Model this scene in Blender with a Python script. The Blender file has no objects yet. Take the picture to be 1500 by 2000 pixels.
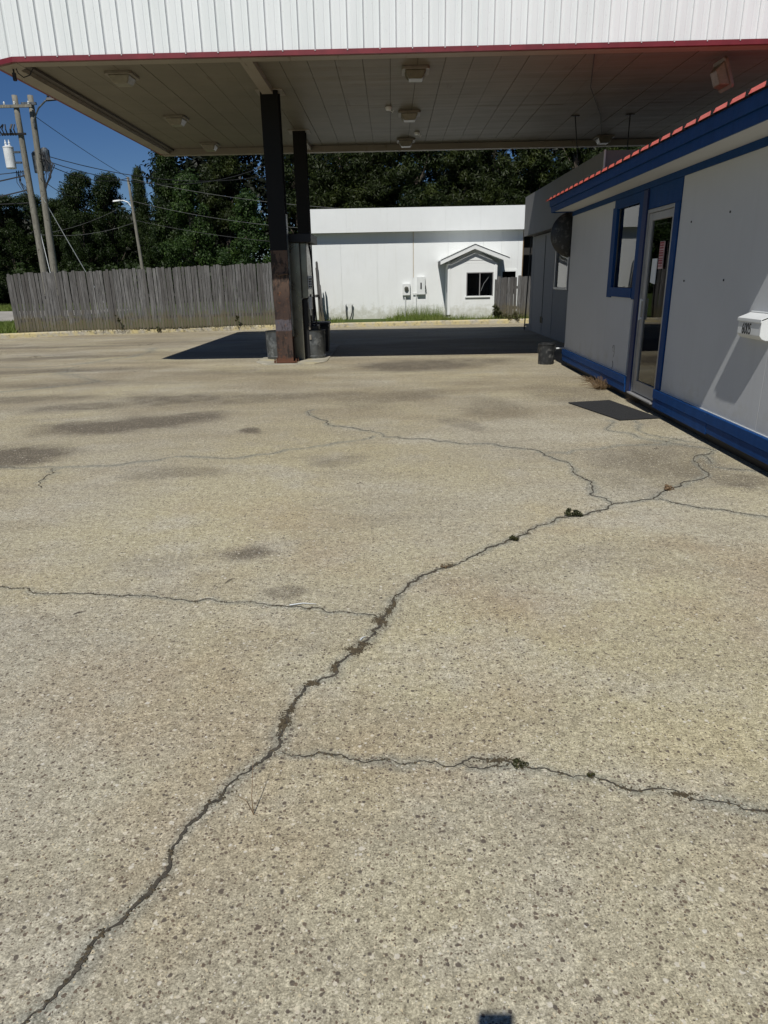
import bpy, math, random
import numpy as np
from mathutils import Vector, Matrix
R = random.Random(7)
NR = np.random.RandomState(11)
sc = bpy.context.scene
C = sc.collection

# ------------------------------------------------------------------ camera
H = 1.5; P = math.radians(18.92); ROLL = .019; YAW = math.radians(.9)
fw = Vector((-math.sin(YAW)*math.cos(P), math.cos(YAW)*math.cos(P), -math.sin(P)))
r0 = Vector((math.cos(YAW), math.sin(YAW), 0)); u0 = r0.cross(fw)
rr = r0*math.cos(ROLL) - u0*math.sin(ROLL); uu = r0*math.sin(ROLL) + u0*math.cos(ROLL)
cd = bpy.data.cameras.new('camera'); cam = bpy.data.objects.new('camera', cd); C.objects.link(cam)
M = Matrix((rr, uu, -fw)).transposed().to_4x4(); M.translation = (0, 0, H)
cam.matrix_world = M
cd.sensor_fit = 'VERTICAL'; cd.sensor_height = 36; cd.lens = 1333/2000*36
cd.clip_start = .02; cd.clip_end = 2000
sc.camera = cam

# ------------------------------------------------------------------ light
SUN = Vector((-.18, -.74, 1)).normalized()          # towards the sun
el = math.asin(SUN.z)
w = bpy.data.worlds.new("World"); sc.world = w; w.use_nodes = True
nt = w.node_tree; nt.nodes.clear()
sky = nt.nodes.new('ShaderNodeTexSky'); sky.sky_type = 'NISHITA'; sky.sun_disc = False
sky.sun_elevation = el; sky.sun_rotation = math.atan2(SUN.x, SUN.y)
sky.altitude = 0; sky.air_density = .8; sky.dust_density = .15; sky.ozone_density = 4.0
bg = nt.nodes.new('ShaderNodeBackground'); bg.inputs[1].default_value = .057
wo = nt.nodes.new('ShaderNodeOutputWorld')
hs = nt.nodes.new('ShaderNodeHueSaturation'); hs.inputs['Saturation'].default_value = 1.22; hs.inputs['Hue'].default_value = .508
nt.links.new(sky.outputs[0], hs.inputs['Color']); nt.links.new(hs.outputs[0], bg.inputs[0]); nt.links.new(bg.outputs[0], wo.inputs[0])
sd = bpy.data.lights.new('sun', 'SUN'); sd.energy = 5.0; sd.angle = math.radians(.53); sd.color = (1, .965, .9)
so = bpy.data.objects.new('sun', sd); C.objects.link(so)
so.rotation_euler = (-SUN).to_track_quat('-Z', 'Y').to_euler(); so.location = (-8, -20, 40)
sc.view_settings.view_transform = 'Standard'; sc.view_settings.look = 'None'
sc.view_settings.exposure = -.13; sc.view_settings.gamma = 1

# ------------------------------------------------------------------ node helpers
class NG:
    def __init__(s, name, rough=.6, metal=0, spec=.5):
        m = bpy.data.materials.new(name); m.use_nodes = True
        s.m = m; s.t = m.node_tree; s.n = s.t.nodes
        s.b = s.n['Principled BSDF']
        s.b.inputs['Roughness'].default_value = rough
        s.b.inputs['Metallic'].default_value = metal
        s.b.inputs['Specular IOR Level'].default_value = spec
        s.co = s.n.new('ShaderNodeTexCoord').outputs['Object']
    def new(s, t): return s.n.new(t)
    def link(s, a, b): s.t.links.new(a, b)
    def put(s, sock, v):
        if isinstance(v, (int, float)): sock.default_value = v
        elif isinstance(v, tuple): sock.default_value = (v+(1,))[:4] if len(sock.default_value) == 4 else v
        else: s.link(v, sock)
    def map(s, scale=(1, 1, 1), rot=(0, 0, 0), loc=(0, 0, 0), co=None):
        n = s.new('ShaderNodeMapping'); s.link(co or s.co, n.inputs[0])
        n.inputs['Scale'].default_value = scale; n.inputs['Rotation'].default_value = rot
        n.inputs['Location'].default_value = loc
        return n.outputs[0]
    def noise(s, scale, detail=3, rough=.55, co=None, dist=0):
        n = s.new('ShaderNodeTexNoise'); s.link(co or s.co, n.inputs['Vector'])
        n.inputs['Scale'].default_value = scale; n.inputs['Detail'].default_value = detail
        n.inputs['Roughness'].default_value = rough; n.inputs['Distortion'].default_value = dist
        return n.outputs['Fac']
    def vor(s, scale, co=None, feat='F1', rnd=1):
        n = s.new('ShaderNodeTexVoronoi'); s.link(co or s.co, n.inputs['Vector'])
        n.inputs['Scale'].default_value = scale; n.feature = feat
        n.inputs['Randomness'].default_value = rnd
        return n
    def ramp(s, v, lo, hi, a=0., b=1.):
        n = s.new('ShaderNodeMapRange'); s.put(n.inputs[0], v)
        n.inputs[1].default_value = lo; n.inputs[2].default_value = hi
        n.inputs[3].default_value = a; n.inputs[4].default_value = b
        return n.outputs[0]
    def math(s, op, a, b=0.):
        n = s.new('ShaderNodeMath'); n.operation = op; s.put(n.inputs[0], a); s.put(n.inputs[1], b)
        return n.outputs[0]
    def mix(s, f, a, b, mode='MIX'):
        n = s.new('ShaderNodeMix'); n.data_type = 'RGBA'; n.blend_type = mode
        s.put(n.inputs['Factor'], f); s.put(n.inputs['A'], a); s.put(n.inputs['B'], b)
        return n.outputs['Result']
    def sep(s, v):
        n = s.new('ShaderNodeSeparateXYZ'); s.link(v, n.inputs[0]); return n.outputs
    def col(s, v): s.put(s.b.inputs['Base Color'], v)
    def rough(s, v): s.put(s.b.inputs['Roughness'], v)
    def bump(s, h, strength=.3, dist=.01):
        n = s.new('ShaderNodeBump'); s.link(h, n.inputs['Height'])
        n.inputs['Strength'].default_value = strength; n.inputs['Distance'].default_value = dist
        s.link(n.outputs[0], s.b.inputs['Normal'])

def simple(name, c, rough=.6, metal=0, var=.15, vs=3., bump=0., bs=60, stretch=(1, 1, 1), spec=.5, dirt=None, ds=2.):
    g = NG(name, rough, metal, spec)
    d = tuple(x*(1-var) for x in c); u = tuple(min(1, x*(1+var)) for x in c)
    nz = g.noise(vs, 5, .6, g.map(stretch))
    col = g.mix(g.ramp(nz, .3, .7), d, u)
    if dirt:
        nd = g.noise(ds, 6, .65, g.map(stretch, loc=(3, 7, 1)))
        col = g.mix(g.ramp(nd, .52, .72, 0, .75), col, dirt)
    g.col(col)
    if bump: g.bump(g.noise(bs, 3, .6, g.map(stretch)), bump, .01)
    return g.m

MT = {}
# painted white board, streaky and faintly stained
def white_wall(name, c, dirtc, amt=.35, base=None, bandz=.35):
    g = NG(name, .7, 0, .3)
    st = g.noise(2.2, 5, .6, g.map((3.5, 3.5, .35)))
    bl = g.noise(1.1, 4, .6)
    col = g.mix(g.ramp(bl, .3, .75), c, tuple(x*.93 for x in c))
    col = g.mix(g.ramp(st, .55, .8, 0, amt), col, dirtc)
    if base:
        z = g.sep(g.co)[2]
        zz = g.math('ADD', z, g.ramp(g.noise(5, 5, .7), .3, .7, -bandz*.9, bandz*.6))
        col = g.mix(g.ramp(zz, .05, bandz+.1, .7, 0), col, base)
    g.col(col)
    g.bump(g.noise(40, 4, .6), .12, .01)
    return g.m
MT['white'] = white_wall('white_painted_board', (.725, .745, .735), (.55, .55, .5), .3, (.38, .38, .30))
MT['white_clean'] = white_wall('white_painted_trim', (.72, .74, .73), (.5, .5, .46), .2)
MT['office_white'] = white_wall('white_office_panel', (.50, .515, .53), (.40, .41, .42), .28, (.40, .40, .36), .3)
MT['grey_panel'] = white_wall('grey_metal_panel', (.27, .265, .255), (.27, .27, .27), .3)
MT['grey_fascia'] = white_wall('grey_sheet_fascia', (.21, .207, .198), (.24, .24, .23), .25)
def ribmetal():
    g = NG('white_ribbed_sheet', .5, 0, .4)
    a = g.noise(1.0, 5, .6, g.map((2, 2, .4)))
    col = g.mix(g.ramp(a, .35, .7), (.72, .75, .755), (.65, .69, .69))
    n = g.noise(30, 3, .6)
    col = g.mix(g.ramp(n, .66, .72, 0, .25), col, (.35, .35, .33))
    g.col(col); return g.m
MT['rib'] = ribmetal()
MT['red'] = simple('red_painted_metal', (.15, .016, .022), .45, 0, .2, 4)
MT['roofred'] = simple('coral_red_roof_metal', (.62, .12, .09), .5, 0, .12, 6)
MT['roofsheet'] = simple('red_roof_sheet', (.36, .05, .04), .5, 0, .12, 6)
MT['rustrun'] = simple('rusty_streaked_metal', (.42, .33, .20), .8, 0, .4, 4)
MT['black'] = simple('black_paint', (.004, .004, .0045), .5, 0, .4, 5)
MT['blackplastic'] = simple('black_scuffed_plastic', (.018, .019, .020), .45, 0, .3, 8, dirt=(.16, .16, .15), ds=14)
MT['mat'] = simple('black_rubber', (.012, .0125, .013), .9, 0, .25, 14, .3, 200)
MT['darkroom'] = simple('dark_interior', (.03, .028, .026), .9)
MT['aluminium'] = simple('grey_aluminium', (.30, .30, .30), .4, .3, .12, 5)
MT['galv'] = simple('galvanised_steel', (.13, .138, .14), .42, .75, .35, 7, .1, 9, dirt=(.5, .52, .52), ds=6)
MT['concrete'] = simple('pale_concrete', (.40, .37, .30), .9, 0, .25, 6, .3, 60)
MT['pad'] = simple('worn_island_concrete', (.31, .29, .23), .9, 0, .35, 3, .3, 60, dirt=(.36, .30, .13), ds=2.2)
MT['clod'] = simple('brown_dirt_and_moss', (.07, .054, .030), .95, 0, .5, 60, .6, 120)
MT['wire'] = simple('dark_cable', (.02, .02, .022), .7)
MT['wirelight'] = simple('bare_steel_cable', (.16, .16, .155), .5, .3)
MT['boxgrey'] = simple('painted_meter_box', (.62, .64, .63), .5, 0, .1, 4)
MT['canwhite'] = simple('pale_enamel', (.62, .64, .64), .4, 0, .12, 3)
MT['bark'] = simple('tree_bark', (.07, .055, .042), .9, 0, .35, 4, .5, 12, (3, 3, .6))
MT['paper'] = simple('paper', (.62, .65, .66), .8, 0, .08, 9)
MT['postergrid'] = simple('pale_pink_sign_face', (.42, .30, .30), .7)
MT['ink'] = simple('dark_red_ink', (.22, .03, .04), .7)
MT['digit'] = simple('black_vinyl', (.01, .01, .01), .5)
MT['lens'] = simple('aged_acrylic_diffuser', (.19, .175, .13), .35, 0, .25, 12)
MT['lensdark'] = simple('brown_stained_diffuser', (.10, .085, .05), .3, 0, .3, 12)
MT['lampbody'] = simple('off_white_lamp_housing', (.20, .18, .145), .5, 0, .15, 9)
def soffit(name, c):
    g = NG(name, .55, 0, .35)
    a = g.noise(1.3, 5, .6); col = g.mix(g.ramp(a, .3, .7), c, tuple(x*.8 for x in c))
    s = g.noise(1.2, 6, .7, g.map((4, .6, 1)))
    col = g.mix(g.ramp(s, .64, .70, 0, .55), col, (.10, .07, .045))
    g.col(col)
    h = g.noise(2.6, 2, .5, g.map((.15, 1.2, 1)))
    g.bump(h, .35, .05); return g.m
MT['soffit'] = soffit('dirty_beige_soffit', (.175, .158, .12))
MT['bandshade'] = simple('dark_gutter_metal', (.07, .06, .05), .6)  # dark tone carrying the shade on the border band's inner side
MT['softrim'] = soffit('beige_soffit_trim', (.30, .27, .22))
def blue():
    g = NG('blue_painted_timber', .6, 0, .12)
    n = g.noise(3, 5, .6, g.map((1, 4, 1)))
    col = g.mix(g.ramp(n, .3, .7), (.004, .038, .14), (.007, .050, .18))
    f = g.noise(16, 6, .7, g.map((1, .35, 2.5)))
    col = g.mix(g.ramp(f, .67, .72, 0, .5), col, (.16, .21, .27))
    g.col(col); g.bump(g.noise(30, 4, .6, g.map((1, .2, 2))), .25, .01); return g.m
MT['blue'] = blue()
MT['bluedark'] = simple('dark_blue_painted_post', (.003, .016, .085), .6, 0, .2, 4)
def column_mat():
    g = NG('rust_brown_column_paint', .62, 0, .3)
    z = g.sep(g.co)[2]
    n = g.noise(6, 5, .65); n2 = g.noise(2.5, 5, .6, g.map((2, 2, .5)))
    col = g.mix(g.ramp(n2, .3, .7), (.034, .021, .017), (.068, .042, .031))
    zz = g.math('ADD', z, g.ramp(n, .3, .7, -.02, .02))
    col = g.mix(g.ramp(zz, 1.15, 1.65, 0, .6), col, (.17, .11, .075))
    col = g.mix(g.math('MULTIPLY', g.ramp(zz, .60, .62), g.ramp(zz, .80, .82, 1, 0)), col, (.085, .075, .085))
    col = g.mix(g.ramp(g.noise(14, 5, .7), .58, .66, 0, .8), col, (.16, .065, .025))
    low = g.math('ADD', z, g.ramp(g.noise(16, 5, .7), .3, .7, -.06, .06))
    col = g.mix(g.ramp(g.noise(5, 6, .75, g.map((2, 2, .7), loc=(4, 4, 4))), .50, .58, 0, .85), col, (.012, .010, .009))
    col = g.mix(g.ramp(low, .08, .14, 1, 0), col, (.105, .045, .025))
    col = g.mix(g.ramp(z, 1.995, 2.005), col, (.003, .003, .003))
    g.col(col); g.bump(n, .25, .01); return g.m
MT['column'] = column_mat()
def steel():
    g = NG('brushed_stainless_sheet', .33, .85, .5)
    n = g.noise(2.2, 3, .5, g.map((1, 1, .9)))
    g.col(g.mix(g.ramp(n, .3, .7), (.17, .165, .135), (.27, .26, .21)))
    g.rough(g.ramp(g.noise(5, 4, .6), .3, .7, .22, .45))
    g.bump(g.noise(3, 2, .5), .12, .03); return g.m
MT['steel'] = steel()
def fencewood():
    g = NG('weathered_fence_board', .85, 0, .2)
    isl = g.new('ShaderNodeNewGeometry').outputs['Random Per Island']
    n = g.noise(9, 6, .75, g.map((4, 4, .22)))
    col = g.mix(g.ramp(n, .36, .64), (.045, .045, .044), (.205, .202, .198))
    col = g.mix(g.ramp(isl, .2, 1, 0, .75), col, (.062, .058, .054))
    k = g.noise(30, 5, .7, g.map((3, 3, .5)))
    col = g.mix(g.ramp(k, .62, .7, 0, .8), col, (.03, .028, .026))
    z = g.sep(g.co)[2]
    zz = g.math('ADD', z, g.ramp(g.noise(4, 4, .6), .3, .7, -.25, .2))
    col = g.mix(g.ramp(zz, .15, .5, .65, 0), col, (.12, .10, .05))
    g.col(col); g.bump(n, .5, .01); return g.m
MT['fence'] = fencewood()
def polewood():
    g = NG('grey_pole_timber', .85, 0, .2)
    n = g.noise(5, 6, .7, g.map((5, 5, .5)))
    col = g.mix(g.ramp(n, .3, .7), (.10, .092, .075), (.26, .25, .21))
    col = g.mix(g.ramp(g.noise(9, 4, .7), .60, .66, 0, .8), col, (.045, .04, .03))
    g.col(col); g.bump(n, .4, .02); return g.m
MT['pole'] = polewood()
def kerbm():
    g = NG('worn_yellow_kerb_paint', .85, 0, .2)
    n = g.noise(3.5, 6, .72); n2 = g.noise(12, 5, .7)
    col = g.mix(g.ramp(n, .42, .56), (.40, .37, .30), (.48, .41, .22))
    col = g.mix(g.ramp(n2, .54, .62, 0, .75), col, (.20, .18, .13))
    g.col(col); g.bump(n2, .4, .02); return g.m
MT['kerb'] = kerbm()
def glass(name, tint=(.02, .022, .022)):
    g = NG(name, .02, 0, .5)
    g.n.remove(g.b)
    tr = g.new('ShaderNodeBsdfTransparent'); tr.inputs[0].default_value = (.55, .57, .57, 1)
    gl = g.new('ShaderNodeBsdfGlossy'); gl.inputs['Roughness'].default_value = .012
    gl.inputs[0].default_value = (1, 1, 1, 1)
    bm = g.new('ShaderNodeBump'); g.link(g.noise(1.6, 1, .4), bm.inputs['Height'])
    bm.inputs['Strength'].default_value = .08; bm.inputs['Distance'].default_value = .01
    g.link(bm.outputs[0], gl.inputs['Normal'])
    fr = g.new('ShaderNodeFresnel'); fr.inputs[0].default_value = 1.62
    mx = g.new('ShaderNodeMixShader'); g.link(fr.outputs[0], mx.inputs[0])
    g.link(tr.outputs[0], mx.inputs[1]); g.link(gl.outputs[0], mx.inputs[2])
    g.link(mx.outputs[0], g.n['Material Output'].inputs[0])
    return g.m
MT['glass'] = glass('window_glass')
def leafm(name, dark, mid, lite, tr=.25):
    g = NG(name, .55, 0, .25)
    isl = g.new('ShaderNodeNewGeometry').outputs['Random Per Island']
    oi = g.new('ShaderNodeObjectInfo').outputs['Random']
    col = g.mix(g.ramp(isl, 0, 1), dark, mid)
    col = g.mix(g.ramp(g.noise(.8, 3, .6), .5, .68, 0, .8), col, lite)
    col = g.mix(g.ramp(oi, 0, 1, 0, .35), col, (mid[0]*1.2, mid[1]*.85, mid[2]*.6))
    g.col(col)
    t = g.new('ShaderNodeBsdfTranslucent'); g.link(col, t.inputs[0])
    mx = g.new('ShaderNodeMixShader'); mx.inputs[0].default_value = tr
    g.link(g.b.outputs[0], mx.inputs[1]); g.link(t.outputs[0], mx.inputs[2])
    g.link(mx.outputs[0], g.n['Material Output'].inputs[0])
    return g.m
MT['leaf'] = leafm('broad_leaf', (.007, .016, .003), (.018, .036, .007), (.048, .080, .014))
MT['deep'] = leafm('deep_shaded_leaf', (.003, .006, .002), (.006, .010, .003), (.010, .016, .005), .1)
MT['pine'] = leafm('pine_needles', (.007, .014, .003), (.019, .033, .006), (.055, .072, .012), .12)
MT['vine'] = leafm('vine_leaf', (.016, .035, .010), (.038, .075, .016), (.07, .12, .02))
MT['grass'] = leafm('grass_blades', (.09, .15, .03), (.16, .23, .05), (.24, .26, .09), .35)
MT['drygrass'] = leafm('dry_weed_stems', (.11, .08, .045), (.19, .14, .085), (.26, .21, .12), .1)
MT['weed'] = leafm('weed_leaves', (.03, .036, .014), (.06, .062, .024), (.12, .095, .04), .2)
def groundmat():
    g = NG('field_grass_ground', .95, 0, .1)
    n = g.noise(.6, 6, .7); m = g.noise(14, 4, .7)
    col = g.mix(g.ramp(n, .35, .65), (.045, .075, .018), (.075, .11, .03))
    col = g.mix(g.ramp(m, .45, .7, 0, .7), col, (.05, .045, .025))
    g.col(col); g.bump(m, .8, .05); return g.m
MT['ground'] = groundmat()
MT['soil'] = simple('dark_crack_dirt', (.058, .050, .037), .95, 0, .5, 30, .6, 120)

# ---- exposed aggregate concrete of the forecourt
def lotmat():
    g = NG('aged_exposed_aggregate_concrete', .85, 0, .25)
    at = lambda n: (lambda a: (setattr(a, 'attribute_name', n), a.outputs['Fac'])[1])(g.new('ShaderNodeAttribute'))
    stain, halo = at('stain'), at('halo')
    big = g.noise(.42, 4, .55, g.map(loc=(4.2, 1.3, 0))); med = g.noise(1.7, 5, .6, g.map(loc=(1, 9, 0)))
    col = g.mix(g.ramp(big, .38, .62), (.385, .362, .282), (.42, .385, .255))
    col = g.mix(g.ramp(med, .50, .68, 0, .75), col, (.43, .41, .335))
    col = g.mix(g.ramp(g.noise(.9, 5, .6, g.map(loc=(7, 3, 0))), .54, .70, 0, .45), col, (.41, .35, .205))
    col = g.mix(g.ramp(g.noise(1.25, 6, .65, g.map((.55, 1.5, 1), loc=(2, 5, 0))), .50, .70, 0, .55), col, (.245, .22, .17))
    # long faint streaks across the far part
    far = g.ramp(g.sep(g.co)[1], 9, 14)
    sx = g.noise(1.1, 5, .6, g.map((.22, 1.9, 1)))
    col = g.mix(g.math('MULTIPLY', far, g.ramp(sx, .52, .64, 0, .6)), col, (.22, .21, .19))
    sx2 = g.noise(.8, 5, .6, g.map((.2, 1.6, 1), loc=(8, 2, 0)))
    col = g.mix(g.math('MULTIPLY', far, g.ramp(sx2, .5, .62, 0, .55)), col, (.46, .40, .27))
    brn = g.math('MULTIPLY', g.ramp(g.sep(g.co)[1], 4.5, 8.5), g.ramp(g.noise(.55, 6, .62, g.map((.6, 1.3, 1), loc=(5, 1, 0))), .40, .60, .12, .85))
    col = g.mix(brn, col, (.245, .212, .145))
    near = g.math('MULTIPLY', g.ramp(g.sep(g.co)[1], 5.5, 3.5), g.ramp(g.noise(.9, 5, .6, g.map(loc=(11, 4, 0))), .50, .66, 0, .55))
    col = g.mix(near, col, (.33, .262, .165))
    # oil and mildew stains, pale bluish rims along the cracks
    col = g.mix(g.math('MULTIPLY', stain, .92), col, (.115, .10, .076))
    col = g.mix(g.math('MULTIPLY', halo, .75), col, (.20, .215, .195))
    # grit
    gr = g.noise(170, 4, .75); gr2 = g.noise(60, 4, .75); gr3 = g.noise(26, 4, .8)
    col = g.mix(1.0, col, g.mix(g.ramp(gr, .34, .68), (.46, .45, .44), (1.50, 1.50, 1.51)), 'MULTIPLY')
    col = g.mix(1.0, col, g.mix(g.ramp(gr2, .35, .65), (.68, .67, .66), (1.28, 1.28, 1.28)), 'MULTIPLY')
    col = g.mix(1.0, col, g.mix(g.ramp(gr3, .34, .66), (.80, .79, .77), (1.17, 1.17, 1.17)), 'MULTIPLY')
    col = g.mix(1.0, col, g.mix(g.ramp(g.noise(13, 5, .85), .36, .64), (.91, .905, .90), (1.08, 1.08, 1.08)), 'MULTIPLY')
    wob = g.new('ShaderNodeVectorMath'); wob.operation = 'ADD'
    ns = g.new('ShaderNodeTexNoise'); g.link(g.co, ns.inputs['Vector']); ns.inputs['Scale'].default_value = 60
    sc_ = g.new('ShaderNodeVectorMath'); sc_.operation = 'SCALE'; g.link(ns.outputs['Color'], sc_.inputs[0]); sc_.inputs['Scale'].default_value = .012
    g.link(g.co, wob.inputs[0]); g.link(sc_.outputs[0], wob.inputs[1])
    peb = None
    for k, (scl, rad, dfrac, lfrac) in enumerate(((150, .44, .26, .84), (85, .44, .22, .88), (50, .36, .14, .93), (30, .25, .045, .965))):
        v = g.vor(scl, g.map(loc=(k*3.3, k*1.7, 0), co=wob.outputs[0]))
        cc = g.sep(v.outputs['Color'])
        rv = g.math('MULTIPLY', g.ramp(cc[1], 0, 1, .45, 1), rad)
        ins = g.ramp(g.math('SUBTRACT', v.outputs['Distance'], rv), -.05, .05, 1, 0)
        dk = g.math('MULTIPLY', ins, g.math('LESS_THAN', cc[0], dfrac))
        lt = g.math('MULTIPLY', ins, g.math('GREATER_THAN', cc[0], lfrac))
        dcol = g.mix(cc[2], (.07, .062, .055), (.15, .105, .07))
        lcol = g.mix(cc[2], (.62, .60, .54), (.55, .46, .28))
        col = g.mix(g.math('MULTIPLY', dk, .9), col, dcol)
        col = g.mix(g.math('MULTIPLY', lt, .75), col, lcol)
        peb = ins if peb is None else g.math('MAXIMUM', peb, ins)
    g.col(col)
    h = g.math('ADD', g.math('MULTIPLY', gr, .8), g.math('MULTIPLY', gr2, .6))
    g.bump(h, .55, .006)
    return g.m
MT['lot'] = lotmat()
MT['road'] = simple('old_grey_road_concrete', (.30, .285, .25), .9, 0, .2, .6, .2, 40)

# ------------------------------------------------------------------ mesh builder
class MB:
    def __init__(s): s.v = []; s.f = []
    def add(s, vs, fs):
        b = len(s.v); s.v += [tuple(p) for p in vs]; s.f += [tuple(i+b for i in f) for f in fs]; return s
    def box(s, x0, x1, y0, y1, z0, z1):
        v = [(x, y, z) for x in (x0, x1) for y in (y0, y1) for z in (z0, z1)]
        return s.add(v, [(0, 1, 3, 2), (4, 6, 7, 5), (0, 4, 5, 1), (2, 3, 7, 6), (0, 2, 6, 4), (1, 5, 7, 3)])
    def hexa(s, b, t):     # bottom and top quads, same winding
        return s.add(list(b)+list(t), [(3, 2, 1, 0), (4, 5, 6, 7), (0, 1, 5, 4), (1, 2, 6, 5), (2, 3, 7, 6), (3, 0, 4, 7)])
    def tube(s, pts, r, n=8, cap=True, closed=False):
        pts = [Vector(p) for p in pts]; rs = r if isinstance(r, (list, tuple)) else [r]*len(pts)
        vs = []; fs = []; up = Vector((0, 0, 1)); prev = None
        for i, p in enumerate(pts):
            a = pts[max(i-1, 0)]; b = pts[min(i+1, len(pts)-1)]; d = (b-a).normalized()
            if prev is None:
                x = d.cross(up if abs(d.z) < .95 else Vector((1, 0, 0))).normalized()
            else:
                x = (prev-d*prev.dot(d)).normalized()
            prev = x; y = d.cross(x)
            for k in range(n):
                t = 2*math.pi*k/n; vs.append(p+(x*math.cos(t)+y*math.sin(t))*rs[i])
        for i in range(len(pts)-1):
            for k in range(n):
                fs.append((i*n+k, i*n+(k+1) % n, (i+1)*n+(k+1) % n, (i+1)*n+k))
        if cap:
            fs.append(tuple(range(n-1, -1, -1))); fs.append(tuple((len(pts)-1)*n+k for k in range(n)))
        return s.add(vs, fs)
    def lathe(s, c, prof, n=24, cap0=True, cap1=True):
        vs = []; fs = []
        for (r, z) in prof:
            for k in range(n):
                t = 2*math.pi*k/n; vs.append((c[0]+r*math.cos(t), c[1]+r*math.sin(t), c[2]+z))
        m = len(prof)
        for i in range(m-1):
            for k in range(n):
                fs.append((i*n+k, i*n+(k+1) % n, (i+1)*n+(k+1) % n, (i+1)*n+k))
        if cap0: fs.append(tuple(range(n-1, -1, -1)))
        if cap1: fs.append(tuple((m-1)*n+k for k in range(n)))
        return s.add(vs, fs)
    def prism(s, poly, z0, z1):
        n = len(poly)
        return s.add([(x, y, z0) for x, y in poly]+[(x, y, z1) for x, y in poly],
                     [tuple(range(n-1, -1, -1)), tuple(range(n, 2*n))]+[(i, (i+1) % n, n+(i+1) % n, n+i) for i in range(n)])
    def prism_y(s, poly, y0, y1):   # poly in x,z
        n = len(poly)
        return s.add([(x, y0, z) for x, z in poly]+[(x, y1, z) for x, z in poly],
                     [tuple(range(n)), tuple(range(2*n-1, n-1, -1))]+[(i, n+i, n+(i+1) % n, (i+1) % n) for i in range(n)])
    def prism_x(s, poly, x0, x1):   # poly in y,z
        n = len(poly)
        return s.add([(x0, y, z) for y, z in poly]+[(x1, y, z) for y, z in poly],
                     [tuple(range(n-1, -1, -1)), tuple(range(n, 2*n))]+[(i, (i+1) % n, n+(i+1) % n, n+i) for i in range(n)])
    def build(s, name, m, parent=None, bevel=0., smooth=False):
        me = bpy.data.meshes.new(name); me.from_pydata(s.v, [], s.f); me.update()
        me.materials.append(MT[m] if isinstance(m, str) else m)
        if smooth: me.polygons.foreach_set('use_smooth', [True]*len(me.polygons))
        o = bpy.data.objects.new(name, me); C.objects.link(o)
        if parent: o.parent = parent
        if bevel:
            b = o.modifiers.new('bevel', 'BEVEL'); b.width = bevel; b.segments = 2; b.limit_method = 'ANGLE'
        return o

def tag(o, label=None, cat=None, group=None, kind=None):
    if label: o['label'] = label
    if cat: o['category'] = cat
    if group: o['group'] = group
    if kind: o['kind'] = kind
    return o
def thing(name, label, cat, loc=(0, 0, 0), rz=0, group=None):
    o = bpy.data.objects.new(name, None); C.objects.link(o); o.location = loc; o.rotation_euler = (0, 0, rz)
    o.empty_display_size = .1
    return tag(o, label, cat, group)
def struct(o, label=None): return tag(o, label, kind='structure')
def copy_tree(o, parent=None):
    c = o.copy(); C.objects.link(c)
    if parent: c.parent = parent
    for ch in [q for q in bpy.data.objects if q.parent == o]: copy_tree(ch, c)
    return c

# ------------------------------------------------------------------ ground
g_ = MB(); g_.add([(-900, -300, -.06), (900, -300, -.06), (900, 1500, -.06), (-900, 1500, -.06)], [(0, 1, 2, 3)])
struct(g_.build('ground', 'ground'))
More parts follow.
